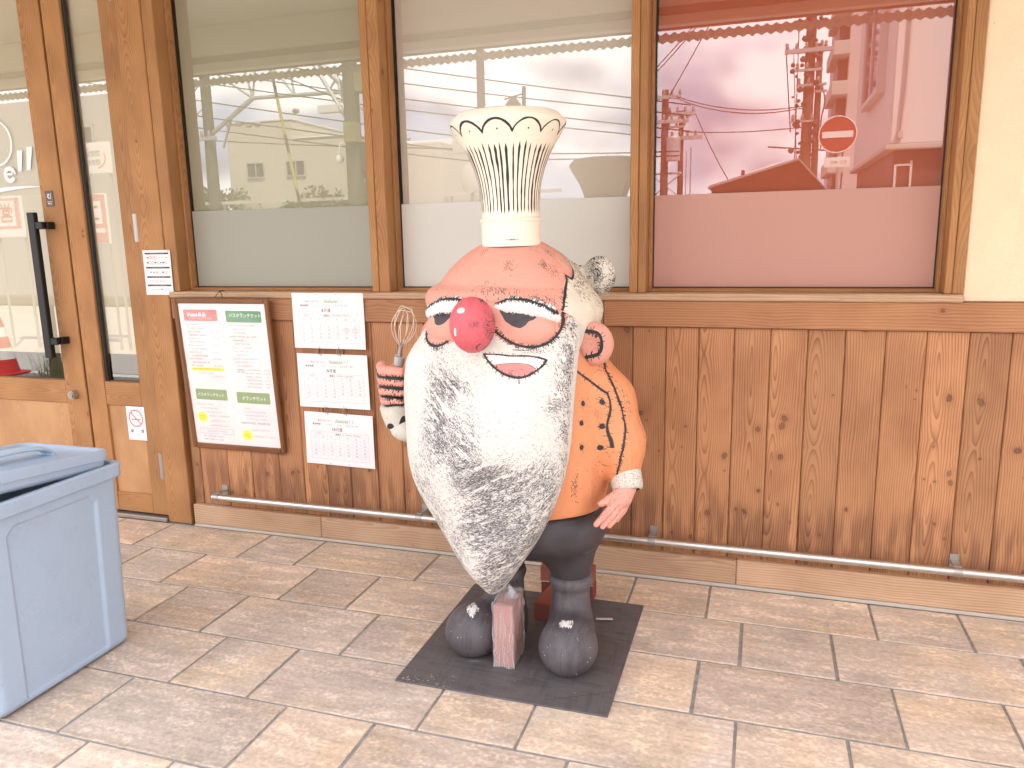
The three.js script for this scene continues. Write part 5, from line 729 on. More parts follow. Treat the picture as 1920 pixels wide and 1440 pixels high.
{ // whisk in the raised fist
  const t = thing('whisk', 'wire balloon whisk with grey collar held up in the raised fist', 'whisk', [STAT[0] - 0.452, STAT[1] + 0.93, STAT[2] + 0.1]);
  const ax = new THREE.Vector3(0.085, 0.30, 0.05).normalize(), up = new THREE.Quaternion().setFromUnitVectors(new THREE.Vector3(0, 1, 0), ax), P = (g) => g.applyQuaternion(up);
  part('handle', P(new THREE.CylinderGeometry(0.011, 0.011, 0.13, 16).translate(0, 0.01, 0)), std({ color: lin(0.5, 0.49, 0.47), roughness: 0.5 }), t);
  part('collar', P(new THREE.CylinderGeometry(0.0165, 0.0165, 0.032, 20).translate(0, 0.112, 0)), std({ color: lin(0.42, 0.42, 0.41), roughness: 0.55 }), t);
  part('stem', P(new THREE.CylinderGeometry(0.0075, 0.0085, 0.05, 14).translate(0, 0.15, 0)), M.alu, t);
  const wm = std({ color: lin(0.72, 0.66, 0.56), metalness: 0.55, roughness: 0.4 });
  for (let k = 0; k < 5; k++) { const a = (k / 5) * Math.PI + 0.25, r = 0.036 - (k % 2) * 0.006, h = 0.305 - (k % 3) * 0.012, pts = []; for (let i = 0; i <= 20; i++) { const s = (i / 20) * 2 - 1, q = 1 - Math.abs(s), y = 0.165 + (h - 0.165) * Math.sin(q * Math.PI / 2) ** 0.8, w = 0.0055 + r * Math.sin(Math.min(1, q < 0.5 ? 1 : 1) * Math.PI * 0.5) * Math.sin((1 - Math.pow(1 - Math.min(1, (y - 0.165) / (h - 0.165)), 1)) * Math.PI * 0.86 + 0.0) ** 0.9 * 1.0; pts.push([Math.cos(a) * w * Math.sign(s || 1) * (q > 0.97 ? 0.1 : 1), y, Math.sin(a) * w * Math.sign(s || 1) * (q > 0.97 ? 0.1 : 1)]); } part('wire', P(tube(pts, 0.0013, 48, 5)), wm, t); }
}
{ // bricks standing on the base plate
  const brickTex = canvasTex(512, 512, (g, w, h) => { const R = rng(3); g.fillStyle = '#9a5646'; g.fillRect(0, 0, w, h); for (let i = 0; i < 2400; i++) { g.fillStyle = R() < 0.5 ? `rgba(170,100,80,${R() * 0.3})` : `rgba(90,40,32,${R() * 0.25})`; g.beginPath(); g.arc(R() * w, R() * h, 1 + R() * R() * 9, 0, 7); g.fill(); } }, true);
  const bm = (c) => std({ map: brickTex, color: c, roughness: 0.85, bumpMap: bb(6, 6), bumpScale: 0.003 });
  const t = thing('wrapped_brick', 'brick wrapped in clear plastic standing on end between the boots', 'brick', [STAT[0] - 0.037, STAT[1], STAT[2] + 0.143]);
  const rb = (w, h, d, r, s) => { const g = new RoundedBoxGeometry(w, h, d, 3, r); return g; };
  part('brick', rb(0.068, 0.222, 0.13, 0.005).translate(0, 0.113, 0).rotateY(0.03), bm(lin(1.95, 2.25, 2.3)), t);
  const wg = new THREE.BoxGeometry(0.073, 0.234, 0.135, 10, 32, 18).translate(0, 0.118, 0).rotateY(0.03), p = wg.attributes.position;
  for (let i = 0; i < p.count; i++) { const x = p.getX(i), y = p.getY(i), z = p.getZ(i), q = (a) => (fbm(y * 30 + x * 44 + a, z * 44 + x * 22 - a, 3) - 0.5) * 0.011; p.setXYZ(i, x * 1.02 + q(1), Math.max(0.001, y + q(20)), z * 1.01 + q(50)); }
  wg.computeVertexNormals();
  const streak = canvasTex(512, 512, (g, w, h) => { const R = rng(19); g.fillStyle = '#3a3a3a'; g.fillRect(0, 0, w, h); g.lineCap = 'round'; for (let i = 0; i < 150; i++) { g.strokeStyle = `rgba(255,255,255,${R() * 0.34})`; g.lineWidth = 1 + R() * R() * 16; const x = R() * w, y = R() * h; g.beginPath(); g.moveTo(x, y); g.bezierCurveTo(x + (R() - 0.5) * 90, y + R() * 90, x + (R() - 0.5) * 120, y + R() * 160, x + (R() - 0.5) * 120, y + 60 + R() * 200); g.stroke(); } });
  streak.colorSpace = THREE.NoColorSpace;
  part('plastic_wrap', [wg, new THREE.ConeGeometry(0.02, 0.05, 9, 3).rotateZ(0.35).translate(0.004, 0.247, -0.02), new THREE.ConeGeometry(0.03, 0.02, 9, 2).translate(0.006, 0.237, -0.02)], phys({ color: lin(0.8, 0.79, 0.78), transparent: true, alphaMap: streak, roughness: 0.22, clearcoat: 1, clearcoatRoughness: 0.08 }), t);
  const b2 = thing('lying_brick', 'brown brick lying lengthwise behind the right-hand boot', 'brick', [STAT[0] + 0.012, STAT[1], STAT[2] - 0.25]);
  part('brick', rb(0.068, 0.068, 0.21, 0.004).translate(0, 0.034, 0).rotateY(-0.12), bm(lin(1.1, 1.05, 1.0)), b2);
  const b3 = thing('brick_bundle', 'two brown bricks lying crosswise behind the legs, tied with pale string', 'brick bundle', [STAT[0] + 0.05, STAT[1], STAT[2] - 0.325 + 0.01]);
  part('brick', rb(0.215, 0.068, 0.07, 0.004).translate(0, 0.102 + 0.002, -0.05), bm(lin(1.15, 1.2, 1.2)), b3); part('brick', rb(0.215, 0.066, 0.07, 0.004).translate(0, 0.034, -0.06), bm(lin(0.86, 0.8, 0.76)), b3);
  part('string', [tube([[-0.03, 0.141, -0.09], [-0.028, 0.1405, -0.03], [-0.026, 0.136, -0.0125], [-0.012, 0.08, -0.0125], [0.0, 0.066, -0.0125]], 0.0022, 20, 5), tube([[-0.109, 0.072, -0.0125], [-0.04, 0.076, -0.0115], [0.108, 0.078, -0.0125]], 0.002, 12, 5)], std({ color: lin(0.6, 0.52, 0.42), roughness: 0.9 }), b3);
}
// ---------- the street and the railway across it: seen only as reflections in the glass ----------
const asphalt = std({ roughness: 0.9, bumpMap: texFrom(256, 256, (x, y, o) => { o[0] = o[1] = o[2] = vn(x * 0.9, y * 0.9); }, { srgb: false, rep: [2, 2] }), bumpScale: 0.004, map: texFrom(512, 512, (x, y, o) => { const n = fbm(x * 0.02, y * 0.02, 4), f = vn(x * 0.8, y * 0.8); const v = 0.12 + 0.08 * n + 0.05 * f; o[0] = v * 1.02; o[1] = v; o[2] = v * 0.97; }, { rep: [0.5, 0.5] }) });
struct('road', slab(-150, 150, -0.6, -0.132, 2.62, 300, { c: 0, grain: 0 }), asphalt); struct('ground', slab(-150, 150, -0.65, -0.14, -300, 2.62, { c: 0 }), asphalt);
struct('pavement', slab(-80, 80, -0.1318, -0.1285, 4.3, 12.5, { c: 0, grain: 0 }), std({ color: lin(0.46, 0.44, 0.4), roughness: 0.9 }));
struct('kerb', slab(-9, 7, -0.2, -0.004, 2.621, 2.74, { c: 0.012, grain: 0 }), std({ color: lin(0.42, 0.4, 0.37), roughness: 0.9 }));
{ const lm = std({ color: lin(0.62, 0.62, 0.6), roughness: 0.8 }), g = []; for (const z of [4.1, 12.52]) g.push(slab(-40, 40, -0.131, -0.127, z, z + 0.15, { c: 0 })); struct('road_marking', mergeGeometries(g), lm); }
const conc = std({ color: lin(0.5, 0.48, 0.43), roughness: 0.9 }), poleM = std({ color: lin(0.07, 0.068, 0.06), roughness: 0.85 }), woodPole = std({ color: lin(0.09, 0.07, 0.06), roughness: 0.9 }), galv = std({ color: lin(0.45, 0.45, 0.44), roughness: 0.5, metalness: 0.4 }), wireM = std({ color: lin(0.03, 0.03, 0.032), roughness: 0.6 }), paneM = phys({ color: lin(0.03, 0.035, 0.04), roughness: 0.06, specularIntensity: 1 });
function building(name, label, boxes, mat, wins = [], cat = 'building') { // boxes: [x0,x1,y0,y1,z0,z1]; wins face -z: [x0,x1,y0,y1,z]
  const t = thing(name, label, cat);
  boxes.forEach((b) => part('wall', slab(...b, { c: 0.02 }), mat, t));
  for (const [x0, x1, y0, y1, z] of wins) { const w = part('window', [slab(x0, x1, y1 - 0.06, y1, z - 0.06, z + 0.01, { c: 0 }), slab(x0, x1, y0, y0 + 0.06, z - 0.08, z + 0.01, { c: 0 }), slab(x0, x0 + 0.05, y0 + 0.06, y1 - 0.06, z - 0.06, z + 0.01, { c: 0 }), slab(x1 - 0.05, x1, y0 + 0.06, y1 - 0.06, z - 0.06, z + 0.01, { c: 0 }), slab((x0 + x1) / 2 - 0.025, (x0 + x1) / 2 + 0.025, y0 + 0.06, y1 - 0.06, z - 0.04, z + 0.01, { c: 0 })], galv, t); part('pane', slab(x0 + 0.05, x1 - 0.05, y0 + 0.06, y1 - 0.06, z - 0.02, z - 0.004, { c: 0 }), paneM, w); }
  return t;
}
const beige = std({ color: lin(0.50, 0.47, 0.39), roughness: 0.9 }), paleWall = std({ color: lin(0.62, 0.6, 0.58), roughness: 0.9 });
{
  const b = building('flat_roofed_building', 'beige flat-roofed building with two small windows, mirrored in the green window', [[-23.9, -20.4, -0.2, 6.78, 28, 38], [-20.39, -17.2, -0.2, 5.95, 28.005, 38]], beige, [[-22.9, -21.95, 4.33, 5.05, 28], [-20.8, -19.8, 4.33, 5.05, 28]]);
  part('parapet', [slab(-23.96, -20.34, 6.781, 6.86, 27.95, 38.05, { c: 0.02 }), slab(-20.33, -17.14, 5.951, 6.02, 27.95, 38.05, { c: 0.02 })], paleWall, b);
  building('white_house', 'small white upper house behind the beige flat-roofed building, mirrored in the green window', [[-21.8, -16.5, -0.2, 7.0, 39, 46]], std({ color: lin(0.72, 0.72, 0.7), roughness: 0.9 }), [[-21.2, -20.4, 5.9, 6.8, 39], [-18.9, -18.1, 5.7, 6.4, 39]], 'house');
  building('beige_building', 'low beige building mirrored left of the chef hat in the cream window', [[-14.6, -11.5, -0.2, 4.95, 24, 33]], beige);
  building('grey_building', 'pale grey building mirrored behind the roadside signs in the narrow door glass', [[-24, -15.4, -0.2, 5.1, 12.7, 13.3]], std({ color: lin(0.36, 0.36, 0.35), roughness: 0.9 }), [[-16.9, -16.0, 3.6, 4.4, 12.7]]);
  const lane = thing('corner_building', 'pinkish white corner building with bay window and dark ground floor, mirrored in the red window', 'building', [0, 0, 0]);
  part('wall', slab(1.61, 9, 2.62, 9, 9, 13.8, { c: 0.02 }), std({ color: lin(0.70, 0.66, 0.64), roughness: 0.9 }), lane);
  part('ground_floor', slab(1.68, 9, -0.2, 2.55, 9.08, 13.7, { c: 0.02 }), std({ color: lin(0.05, 0.045, 0.042), roughness: 0.5 }), lane);
  part('canopy', slab(1.55, 9.05, 2.551, 2.619, 8.93, 13.85, { c: 0.01 }), conc, lane);
  const bw = part('window', [slab(1.49, 1.612, 3.46, 3.56, 9.85, 11.9, { c: 0.01 }), slab(1.49, 1.612, 3.56, 5.2, 9.85, 9.92, { c: 0 }), slab(1.49, 1.612, 3.56, 5.2, 11.83, 11.9, { c: 0 }), slab(1.495, 1.612, 3.56, 5.2, 10.8, 10.9, { c: 0 }), slab(1.49, 1.612, 5.2, 5.3, 9.85, 11.9, { c: 0.01 })], paleWall, lane); part('pane', slab(1.52, 1.6, 3.56, 5.2, 9.925, 11.825, { c: 0 }), paneM, bw);
  part('drain_pipe', [tube([[1.77, 8.9, 8.96], [1.77, 3.5, 8.96], [1.755, 3.1, 8.96], [1.74, 2.8, 8.97]], 0.018, 20, 8), slab(1.70, 1.77, 2.7, 2.79, 8.93, 8.99, { c: 0 })], conc, lane);
  part('doorway', [slab(1.7, 1.73, -0.2, 2.35, 9.04, 9.08, { c: 0 }), slab(1.9, 1.93, -0.2, 2.4, 9.04, 9.08, { c: 0 }), slab(1.73, 1.9, 2.33, 2.36, 9.04, 9.08, { c: 0 })], paleWall, lane);
  const tw = building('apartment_tower', 'tall apartment block with stacked dark balconies, mirrored behind the no entry sign', [[2.75, 5.2, -0.2, 14, 30, 40]], std({ color: lin(0.56, 0.5, 0.48), roughness: 0.9 }));
  for (let i = 0; i < 8; i++) { const y = 2.2 + i * 1.42; const k = part('balcony', [slab(2.15, 2.749, y, y + 0.5, 29.4, 33, { c: 0.02 })], conc, tw); part('pane', slab(2.4, 2.748, y + 0.52, y + 1.4, 30.3, 32.6, { c: 0 }), std({ color: lin(0.05, 0.045, 0.045), roughness: 0.5 }), k); }
}
{ // gabled roof across the road
  const t = thing('gabled_house', 'dark house with a pale sloping roof, mirrored low in the red window', 'house'), A = [[-1.25, 2.5], [0.65, 3.03], [1.3, 2.3], [1.3, -0.2], [-1.25, -0.2]];
  part('wall', new THREE.ExtrudeGeometry(new THREE.Shape(A.map((p) => new THREE.Vector2(...p))), { depth: 7, bevelEnabled: false }).translate(0, 0, 16), std({ color: lin(0.035, 0.03, 0.028), roughness: 0.9 }), t);
  const rf = (p) => new THREE.ExtrudeGeometry(new THREE.Shape(p.map((q) => new THREE.Vector2(...q))), { depth: 7.2, bevelEnabled: false }).translate(0, 0, 15.93);
  part('roof', [rf([[-1.34, 2.49], [0.66, 3.045], [0.66, 3.09], [-1.3, 2.56], [-1.0, 2.68]].slice(0, 4)), rf([[0.665, 3.045], [1.36, 2.27], [1.36, 2.3], [0.665, 3.09]])], std({ color: lin(0.72, 0.7, 0.66), roughness: 0.6 }), t);
  part('roof', new THREE.ExtrudeGeometry(new THREE.Shape([[-1.32, 2.561], [0.64, 3.091], [0.2, 3.13], [-0.95, 2.78]].map((q) => new THREE.Vector2(...q))), { depth: 0.3, bevelEnabled: false }).translate(0, 0, 17.5), std({ color: lin(0.8, 0.78, 0.74), roughness: 0.6 }), t);
  part('chimney', slab(-0.62, -0.54, 2.7, 2.95, 17, 17.1, { c: 0 }), woodPole, t);
}
function pole(name, label, x, z, h, r, mat, parts, group) { const t = thing(name, label, 'pole', [x, -0.13, z], group); part('pole', bar([0, 0, 0], [0, h, 0], r, r * 0.72, 14), mat, t); parts?.(t); return t; }
const arm = (t, y, a, b, dz = -0.14, mat = galv, s = 0.05) => { part('crossarm', slab(a, b, y - s, y + s, dz - s, dz + s, { c: 0.005 }), mat, t); const n = []; for (let x = a + 0.06; x <= b; x += Math.max(0.22, (b - a) / 5)) n.push(new THREE.LatheGeometry([[0, 0], [0.035, 0], [0.05, 0.05], [0.025, 0.07], [0.045, 0.1], [0.02, 0.15], [0, 0.15]].map((p) => new THREE.Vector2(...p)), 8).translate(x, y + s, dz)); part('insulators', n, std({ color: lin(0.3, 0.26, 0.22), roughness: 0.4 }), t); };
pole('utility_pole', 'thick utility pole with crossarms, mirrored at the left edge of the red window', -2.86, 20, 5.6, 0.13, woodPole, (t) => { arm(t, 5.38, -0.3, 0.45); arm(t, 4.72, -0.3, 0.68); part('transformer', [new THREE.CylinderGeometry(0.2, 0.2, 0.62, 16).translate(0.26, 3.95, -0.1), new THREE.CylinderGeometry(0.16, 0.2, 0.06, 16).translate(0.26, 4.29, -0.1)], galv, t); part('braces', [bar([-0.5, 3.3, 0], [0.5, 3.3, 0], 0.03), bar([-0.4, 2.6, 0], [0.5, 3.3, 0], 0.02), bar([0.5, 2.6, 0], [-0.4, 3.3, 0], 0.02), bar([0.75, 1, 0], [0.75, 4.0, 0], 0.02), bar([0.62, 1, 0], [0.62, 3.9, 0], 0.015)], galv, t); });
pole('utility_pole', 'second utility pole just right of the thick one, mirrored in the red window', -2.43, 20.3, 5.05, 0.1, woodPole, (t) => { arm(t, 4.95, -0.38, 0.42); arm(t, 4.28, -0.3, 0.62); arm(t, 4.6, -0.4, 0.1, -0.14, galv, 0.03); });
pole('utility_pole', 'tall thick pole hung with cables and fittings, mirrored left of the no entry sign', 0.88, 18, 8.6, 0.15, woodPole, (t) => { arm(t, 5.9, -0.6, 0.5); arm(t, 5.45, -0.35, 0.3, -0.14, galv, 0.03); arm(t, 5.1, -0.3, 0.4, -0.14, galv, 0.03); arm(t, 4.25, -0.4, 0.15, -0.16, galv, 0.025); const R = rng(6), g = []; for (let i = 0; i < 46; i++) g.push(new THREE.SphereGeometry(0.03 + R() * 0.05, 6, 5).translate((R() - 0.5) * 0.6 - 0.1, 3.2 + R() * 3.6, -0.12 - R() * 0.1)); part('fittings', g, wireM, t); part('cable', [bar([-0.9, 3.7, 0], [0.9, 3.5, 0], 0.02), bar([-0.25, 3, -0.16], [-0.3, 6.8, -0.16], 0.012), bar([-0.19, 3, -0.16], [-0.4, 6, -0.16], 0.01)], wireM, t); });
pole('utility_pole', 'slimmer pole beside the tall cable pole, mirrored left of the no entry sign', 1.12, 18.4, 6.15, 0.1, woodPole, (t) => { arm(t, 6.0, -0.25, 0.12); arm(t, 5.0, -0.2, 0.2, -0.14, galv, 0.03); part('cable', [bar([0, 4.0, -0.1], [1.4, 3.95, -0.1], 0.014), tube([[0.05, 5.2, -0.12], [0.16, 4.8, -0.14], [0.1, 4.3, -0.12], [0.12, 3.6, -0.12]], 0.018)], wireM, t); });
pole('utility_pole', 'slim grey pole mirrored above the chef hat in the cream window', -5.55, 12, 7.5, 0.1, poleM);
pole('utility_pole', 'grey concrete pole with a short crossarm, mirrored at the left of the green window', -13.74, 14, 7.5, 0.16, poleM, (t) => { arm(t, 4.2, -0.58, 0.35, -0.2); part('guy_wire', [bar([-0.1, 5.6, 0], [-0.95, 4.95, 0], 0.012), bar([-0.1, 5.0, 0], [-0.95, 4.4, 0], 0.012), bar([-0.28, 1, 0], [-0.1, 5.6, 0], 0.01)], wireM, t); });
{ // steel gantry over the tracks
  const t = thing('catenary_gantry', 'pale steel pipe gantry over the railway, mirrored across the green window', 'gantry', [0, -0.13, 14]);
  part('chord', [bar([-13.7, 4.32, 0], [-12.35, 5.12, 0], 0.06), bar([-12.35, 5.12, 0], [-9.9, 5.09, 0], 0.05), bar([-13.6, 5.9, 0], [-8.3, 5.9, 0], 0.05), bar([-9.9, 5.09, 0], [-8.1, 3.9, 0], 0.05)], galv, t);
  part('brace', [bar([-12.35, 5.12, 0], [-12.55, 5.9, 0], 0.03), bar([-12.35, 5.12, 0], [-12.2, 5.9, 0], 0.03), bar([-12.35, 5.12, 0], [-13.4, 5.8, 0], 0.03), bar([-11.14, 5.12, 0], [-11.25, 5.9, 0], 0.03), bar([-11.14, 5.12, 0], [-11.8, 5.9, 0], 0.03), bar([-10.2, 5.1, 0], [-9.6, 5.9, 0], 0.03), bar([-13.5, 4.0, 0.2], [-13.0, 4.75, 0], 0.03)], galv, t);
  part('insulators', [[-12.9, 4.55], [-12.6, 4.5], [-11.2, 4.75], [-12.35, 4.5]].map(([x, y]) => new THREE.SphereGeometry(0.07, 8, 6).scale(1.5, 1, 1).translate(x, y, 0.1)), std({ color: lin(0.35, 0.32, 0.28) }), t);
}
{ // signal mast, crossing bell and camera
  const t = pole('signal_mast', 'wide dark signal mast with boxes and camera, mirrored at the green window right edge', -7.93, 11, 7, 0.19, std({ color: lin(0.085, 0.085, 0.07), roughness: 0.8 }), (m) => {
    part('signal_box', [slab(0.12, 0.36, 4.45, 4.95, -0.1, 0.2), slab(-0.05, 0.22, 3.48, 3.86, -0.3, -0.1)], std({ color: lin(0.2, 0.195, 0.09), roughness: 0.6 }), m); part('signal_box', [slab(0.1, 0.42, 3.0, 3.5, -0.05, 0.2), slab(0.15, 0.44, 2.4, 2.66, 0, 0.2), slab(0.15, 0.44, 2.8, 2.97, 0, 0.2)], std({ color: lin(0.03, 0.06, 0.04), roughness: 0.6 }), m);
    part('camera', [slab(-0.72, -0.25, 4.1, 4.24, -0.1, 0.08), bar([-0.25, 4.1, 0], [0, 3.95, 0], 0.03)], paleWall, m); part('strut', [bar([-0.9, 5.2, 0], [-0.05, 3.85, 0], 0.04), bar([-0.75, 5.1, 0.1], [-0.1, 4.5, 0.1], 0.06), bar([-0.4, 4.9, 0.1], [-0.1, 4.1, 0], 0.03)], galv, m);
    part('lamp', [tube([[-0.1, 3.45, 0], [-0.3, 3.5, 0], [-0.34, 3.3, 0]], 0.015), new THREE.SphereGeometry(0.09, 12, 8).scale(1, 1, 0.7).translate(-0.33, 3.2, 0)], M.white, m);
  });
}
only('striped_guard_pole', 'slanting yellow and black guy guard, mirrored across the green window', 'pole', [0, 1, 2, 3, 4].map((i) => bar([-10.5 + i * 0.2, 5.7 - i * 1.166, 12], [-10.37 + i * 0.2, 4.92 - i * 1.166, 12], 0.036, 0.036)), std({ color: lin(0.34, 0.31, 0.07), roughness: 0.6 }));
// overhead wires: each its own, sagging between supports
const wire = (label, grp, a, b, sag, r = 0.014) => only('overhead_wire', label, 'wire', tube([0, 0.25, 0.5, 0.75, 1].map((t) => [mix(a[0], b[0], t), mix(a[1], b[1], t) - sag * 4 * t * (1 - t), mix(a[2], b[2], t)]), r, 20, 5), wireM, grp);
[[[-17, 6.1, 14], [-2.0, 3.35, 13], 0.1], [[-17, 6.4, 14], [-1.5, 3.45, 13], 0.1], [[-17, 6.9, 14], [-1.5, 3.75, 13], 0.15], [[-17, 7.4, 14.5], [-1.5, 3.95, 13], 0.12], [[-17, 5.6, 13.5], [-4.5, 3.3, 13], 0.05], [[-17, 5.2, 13.5], [-5, 3.1, 13], 0.05], [[-17, 4.9, 14.5], [-5.2, 3.0, 14], 0.05], [[-16, 4.35, 15], [-7, 3.5, 14], 0.05], [[-15, 7.2, 14], [-7.9, 4.1, 11], 0.1],
 [[-4.8, 3.1, 12], [-1.6, 2.98, 12], 0.02], [[-4.8, 2.98, 12], [-1.6, 2.9, 12], 0.02], [[-2.85, 5.4, 20], [0.85, 4.5, 18], 0.25], [[-2.85, 5.36, 20], [0.85, 4.46, 18], 0.3], [[-3.4, 5.2, 18], [-1.6, 7.0, 18], 0.05], [[-3.4, 5.12, 18], [-1.6, 6.9, 18], 0.08], [[-2.86, 5.1, 20], [-1.2, 7.2, 18], 0], [[-2.0, 4.75, 20], [-0.85, 2.6, 18], 0.08], [[-2.3, 4.3, 20], [0.8, 4.0, 18], 0.06], [[0.3, 6.0, 18], [0.5, 3.9, 18], 0.02]].forEach(([a, b, s], i) => (i < 9 ? wire('thin overhead wire sagging across the railway, mirrored in the green and cream windows', 'wires over the railway', a, b, s) : i < 11 ? wire('nearly level thin wire mirrored right of the chef hat in the cream window', 'level wires beside the hat', a, b, s) : wire('thin dark wire strung between utility poles, mirrored in the red window', 'wires between the utility poles', a, b, s)));
part('dark_band', [0, 1, 2, 3, 4].map((i) => bar([-10.37 + i * 0.2, 4.92 - i * 1.166, 12], [-10.3 + i * 0.2, 4.534 - i * 1.166, 12], 0.0355, 0.0355)), wireM, scene.children.find((o) => o.name === 'striped_guard_pole'));
{ // no entry sign
  const t = thing('no_entry_sign', 'round red no entry sign with white bar and plate below, mirrored in the red window', 'sign', [0.90, -0.13, 9 - 0.9]);
  const P = (px) => px; part('pole', bar([0, 0, 0.03], [0, 2.95, 0.03], 0.03, 0.03, 12), galv, t);
  part('disc', new THREE.CylinderGeometry(0.235, 0.235, 0.02, 40).rotateX(Math.PI / 2).translate(-0.04, 2.83, 0), std({ color: lin(0.3, 0.03, 0.025), roughness: 0.5 }), t); part('rim', new THREE.TorusGeometry(0.232, 0.008, 6, 40).translate(-0.04, 2.83, -0.008), M.white, t); part('bar', slab(-0.23, 0.15, 2.79, 2.87, -0.016, -0.0105, { c: 0 }), M.white, t);
  const pl = part('plate', slab(-0.19, 0.13, 2.41, 2.54, -0.004, 0.01, { c: 0.002 }), M.white, t); void pl;
  part('lettering', new THREE.PlaneGeometry(0.29, 0.1).rotateY(Math.PI).translate(-0.03, 2.475, -0.006), std({ roughness: 0.6, map: canvasTex(290, 100, (g, w, h) => { g.fillStyle = '#e6e6e2'; g.fillRect(0, 0, w, h); glyphText(g, '日', 20, 28, 42, '#333', 0.12); glyphText(g, '土', 66, 28, 42, '#333', 0.12); glyphText(g, '休日', 140, 28, 42, '#333', 0.12); g.fillStyle = '#333'; g.fillRect(118, 48, 10, 6); }) }), t);
}
{ const t = thing('round_mirror', 'round traffic mirror seen from behind on its post, beside the chef hat', 'traffic mirror', [-4.68, -0.13, 9]); part('pole', bar([0, 0, 0.05], [0, 2.9, 0.05], 0.035), galv, t); part('mirror', new THREE.SphereGeometry(0.25, 24, 12, 0, 7, 0, 0.9).rotateX(-Math.PI / 2).scale(0.85, 1.25, 0.4).translate(0, 2.55, 0), conc, t); part('hood', slab(-0.3, 0.24, 2.95, 3.4, -0.05, 0.05, { c: 0.01 }), conc, t); }
{ const t = thing('street_lamp', 'bell-shaped lamp head on a post mirrored just above the chef hat', 'street lamp', [-6.14, -0.13, 16]); part('post', bar([0.28, 0, 0], [0.28, 5.25, 0], 0.05), poleM, t); part('arm', bar([-0.24, 4.98, 0], [0.34, 5.1, 0], 0.02), poleM, t); part('head', new THREE.LatheGeometry([[0, 0.36], [0.08, 0.34], [0.19, 0.2], [0.21, 0.1], [0.17, 0], [0, 0]].map((p) => new THREE.Vector2(...p)), 16).translate(0, 4.66, 0), poleM, t); }
// greenery: leaf clumps through a crown, and stems
const leafG = new THREE.BufferGeometry(); leafG.setAttribute('position', new THREE.Float32BufferAttribute([0, 0, 0, 0.5, 0.28, 0.1, 1, 0, 0, 0, 0, 0, 1, 0, 0, 0.5, -0.28, 0.1], 3)); leafG.computeVertexNormals();
const leafM = phys({ color: lin(0.07, 0.115, 0.028), roughness: 0.7, transmission: 0.35, thickness: 0, side: THREE.DoubleSide });
function tree(label, x, z, h, w, seed) {
  const t = thing('tree', label, 'tree', [x, -0.13, z], undefined), R = rng(seed), g = [], q = new THREE.Quaternion(), e = new THREE.Euler();
  const cl = []; for (let i = 0; i < 16; i++) cl.push([(R() - 0.5) * w, h * (0.35 + 0.6 * R()), (R() - 0.5) * w * 0.8, w * (0.12 + 0.16 * R())]);
  for (const [cx, cy, cz, cr] of cl) for (let i = 0; i < 130; i++) { const a = R() * 6.28, b = Math.acos(2 * R() - 1), r = cr * (0.55 + 0.5 * R()), s = 0.16 + R() * 0.14; const m = new THREE.Matrix4().compose(new THREE.Vector3(cx + r * Math.sin(b) * Math.cos(a), cy + r * Math.cos(b), cz + r * Math.sin(b) * Math.sin(a)), q.setFromEuler(e.set(R() * 6, R() * 6, R() * 6)), new THREE.Vector3(s, s, s)); g.push(leafG.clone().applyMatrix4(m)); }
  part('crown', g, leafM, t); part('trunk', [bar([0, 0, 0], [0.05, h * 0.55, 0], 0.09 * w / 2, 0.04 * w / 2), ...cl.slice(0, 5).map((c) => bar([0.03, h * 0.4, 0], [c[0], c[1], c[2]], 0.04, 0.015))], woodPole, t);
}
tree('round green tree mirrored behind the grey pole in the green window', -24.0, 27, 3.9, 2.0, 1); tree('green tree against the beige wall corner mirrored in the green window', -25.2, 29, 3.6, 2.2, 2); tree('low green bush tree mirrored at the foot of the beige building', -17.9, 25, 3.5, 2.6, 3); tree('low green tree beside the signal mast mirrored in the green window', -16.0, 25, 3.8, 2.6, 4);
struct('railway_bed', slab(-60, 60, -0.132, 0.15, 12.6, 22, { c: 0.05 }), std({ color: lin(0.2, 0.17, 0.14), roughness: 1 }));
only('lineside_fence', 'low pale railway fence mirrored along the bottom of the green window', 'fence', [slab(-30, -7, 3.0, 3.12, 24.2, 24.3, { c: 0 }), slab(-30, -7, 2.6, 2.7, 24.2, 24.3, { c: 0 }), ...Array.from({ length: 14 }, (_, i) => slab(-30 + i * 1.7, -29.92 + i * 1.7, -0.13, 3.1, 24.3, 24.38, { c: 0 }))].reduce((a, g) => { a.push(g); return a; }, []), conc);
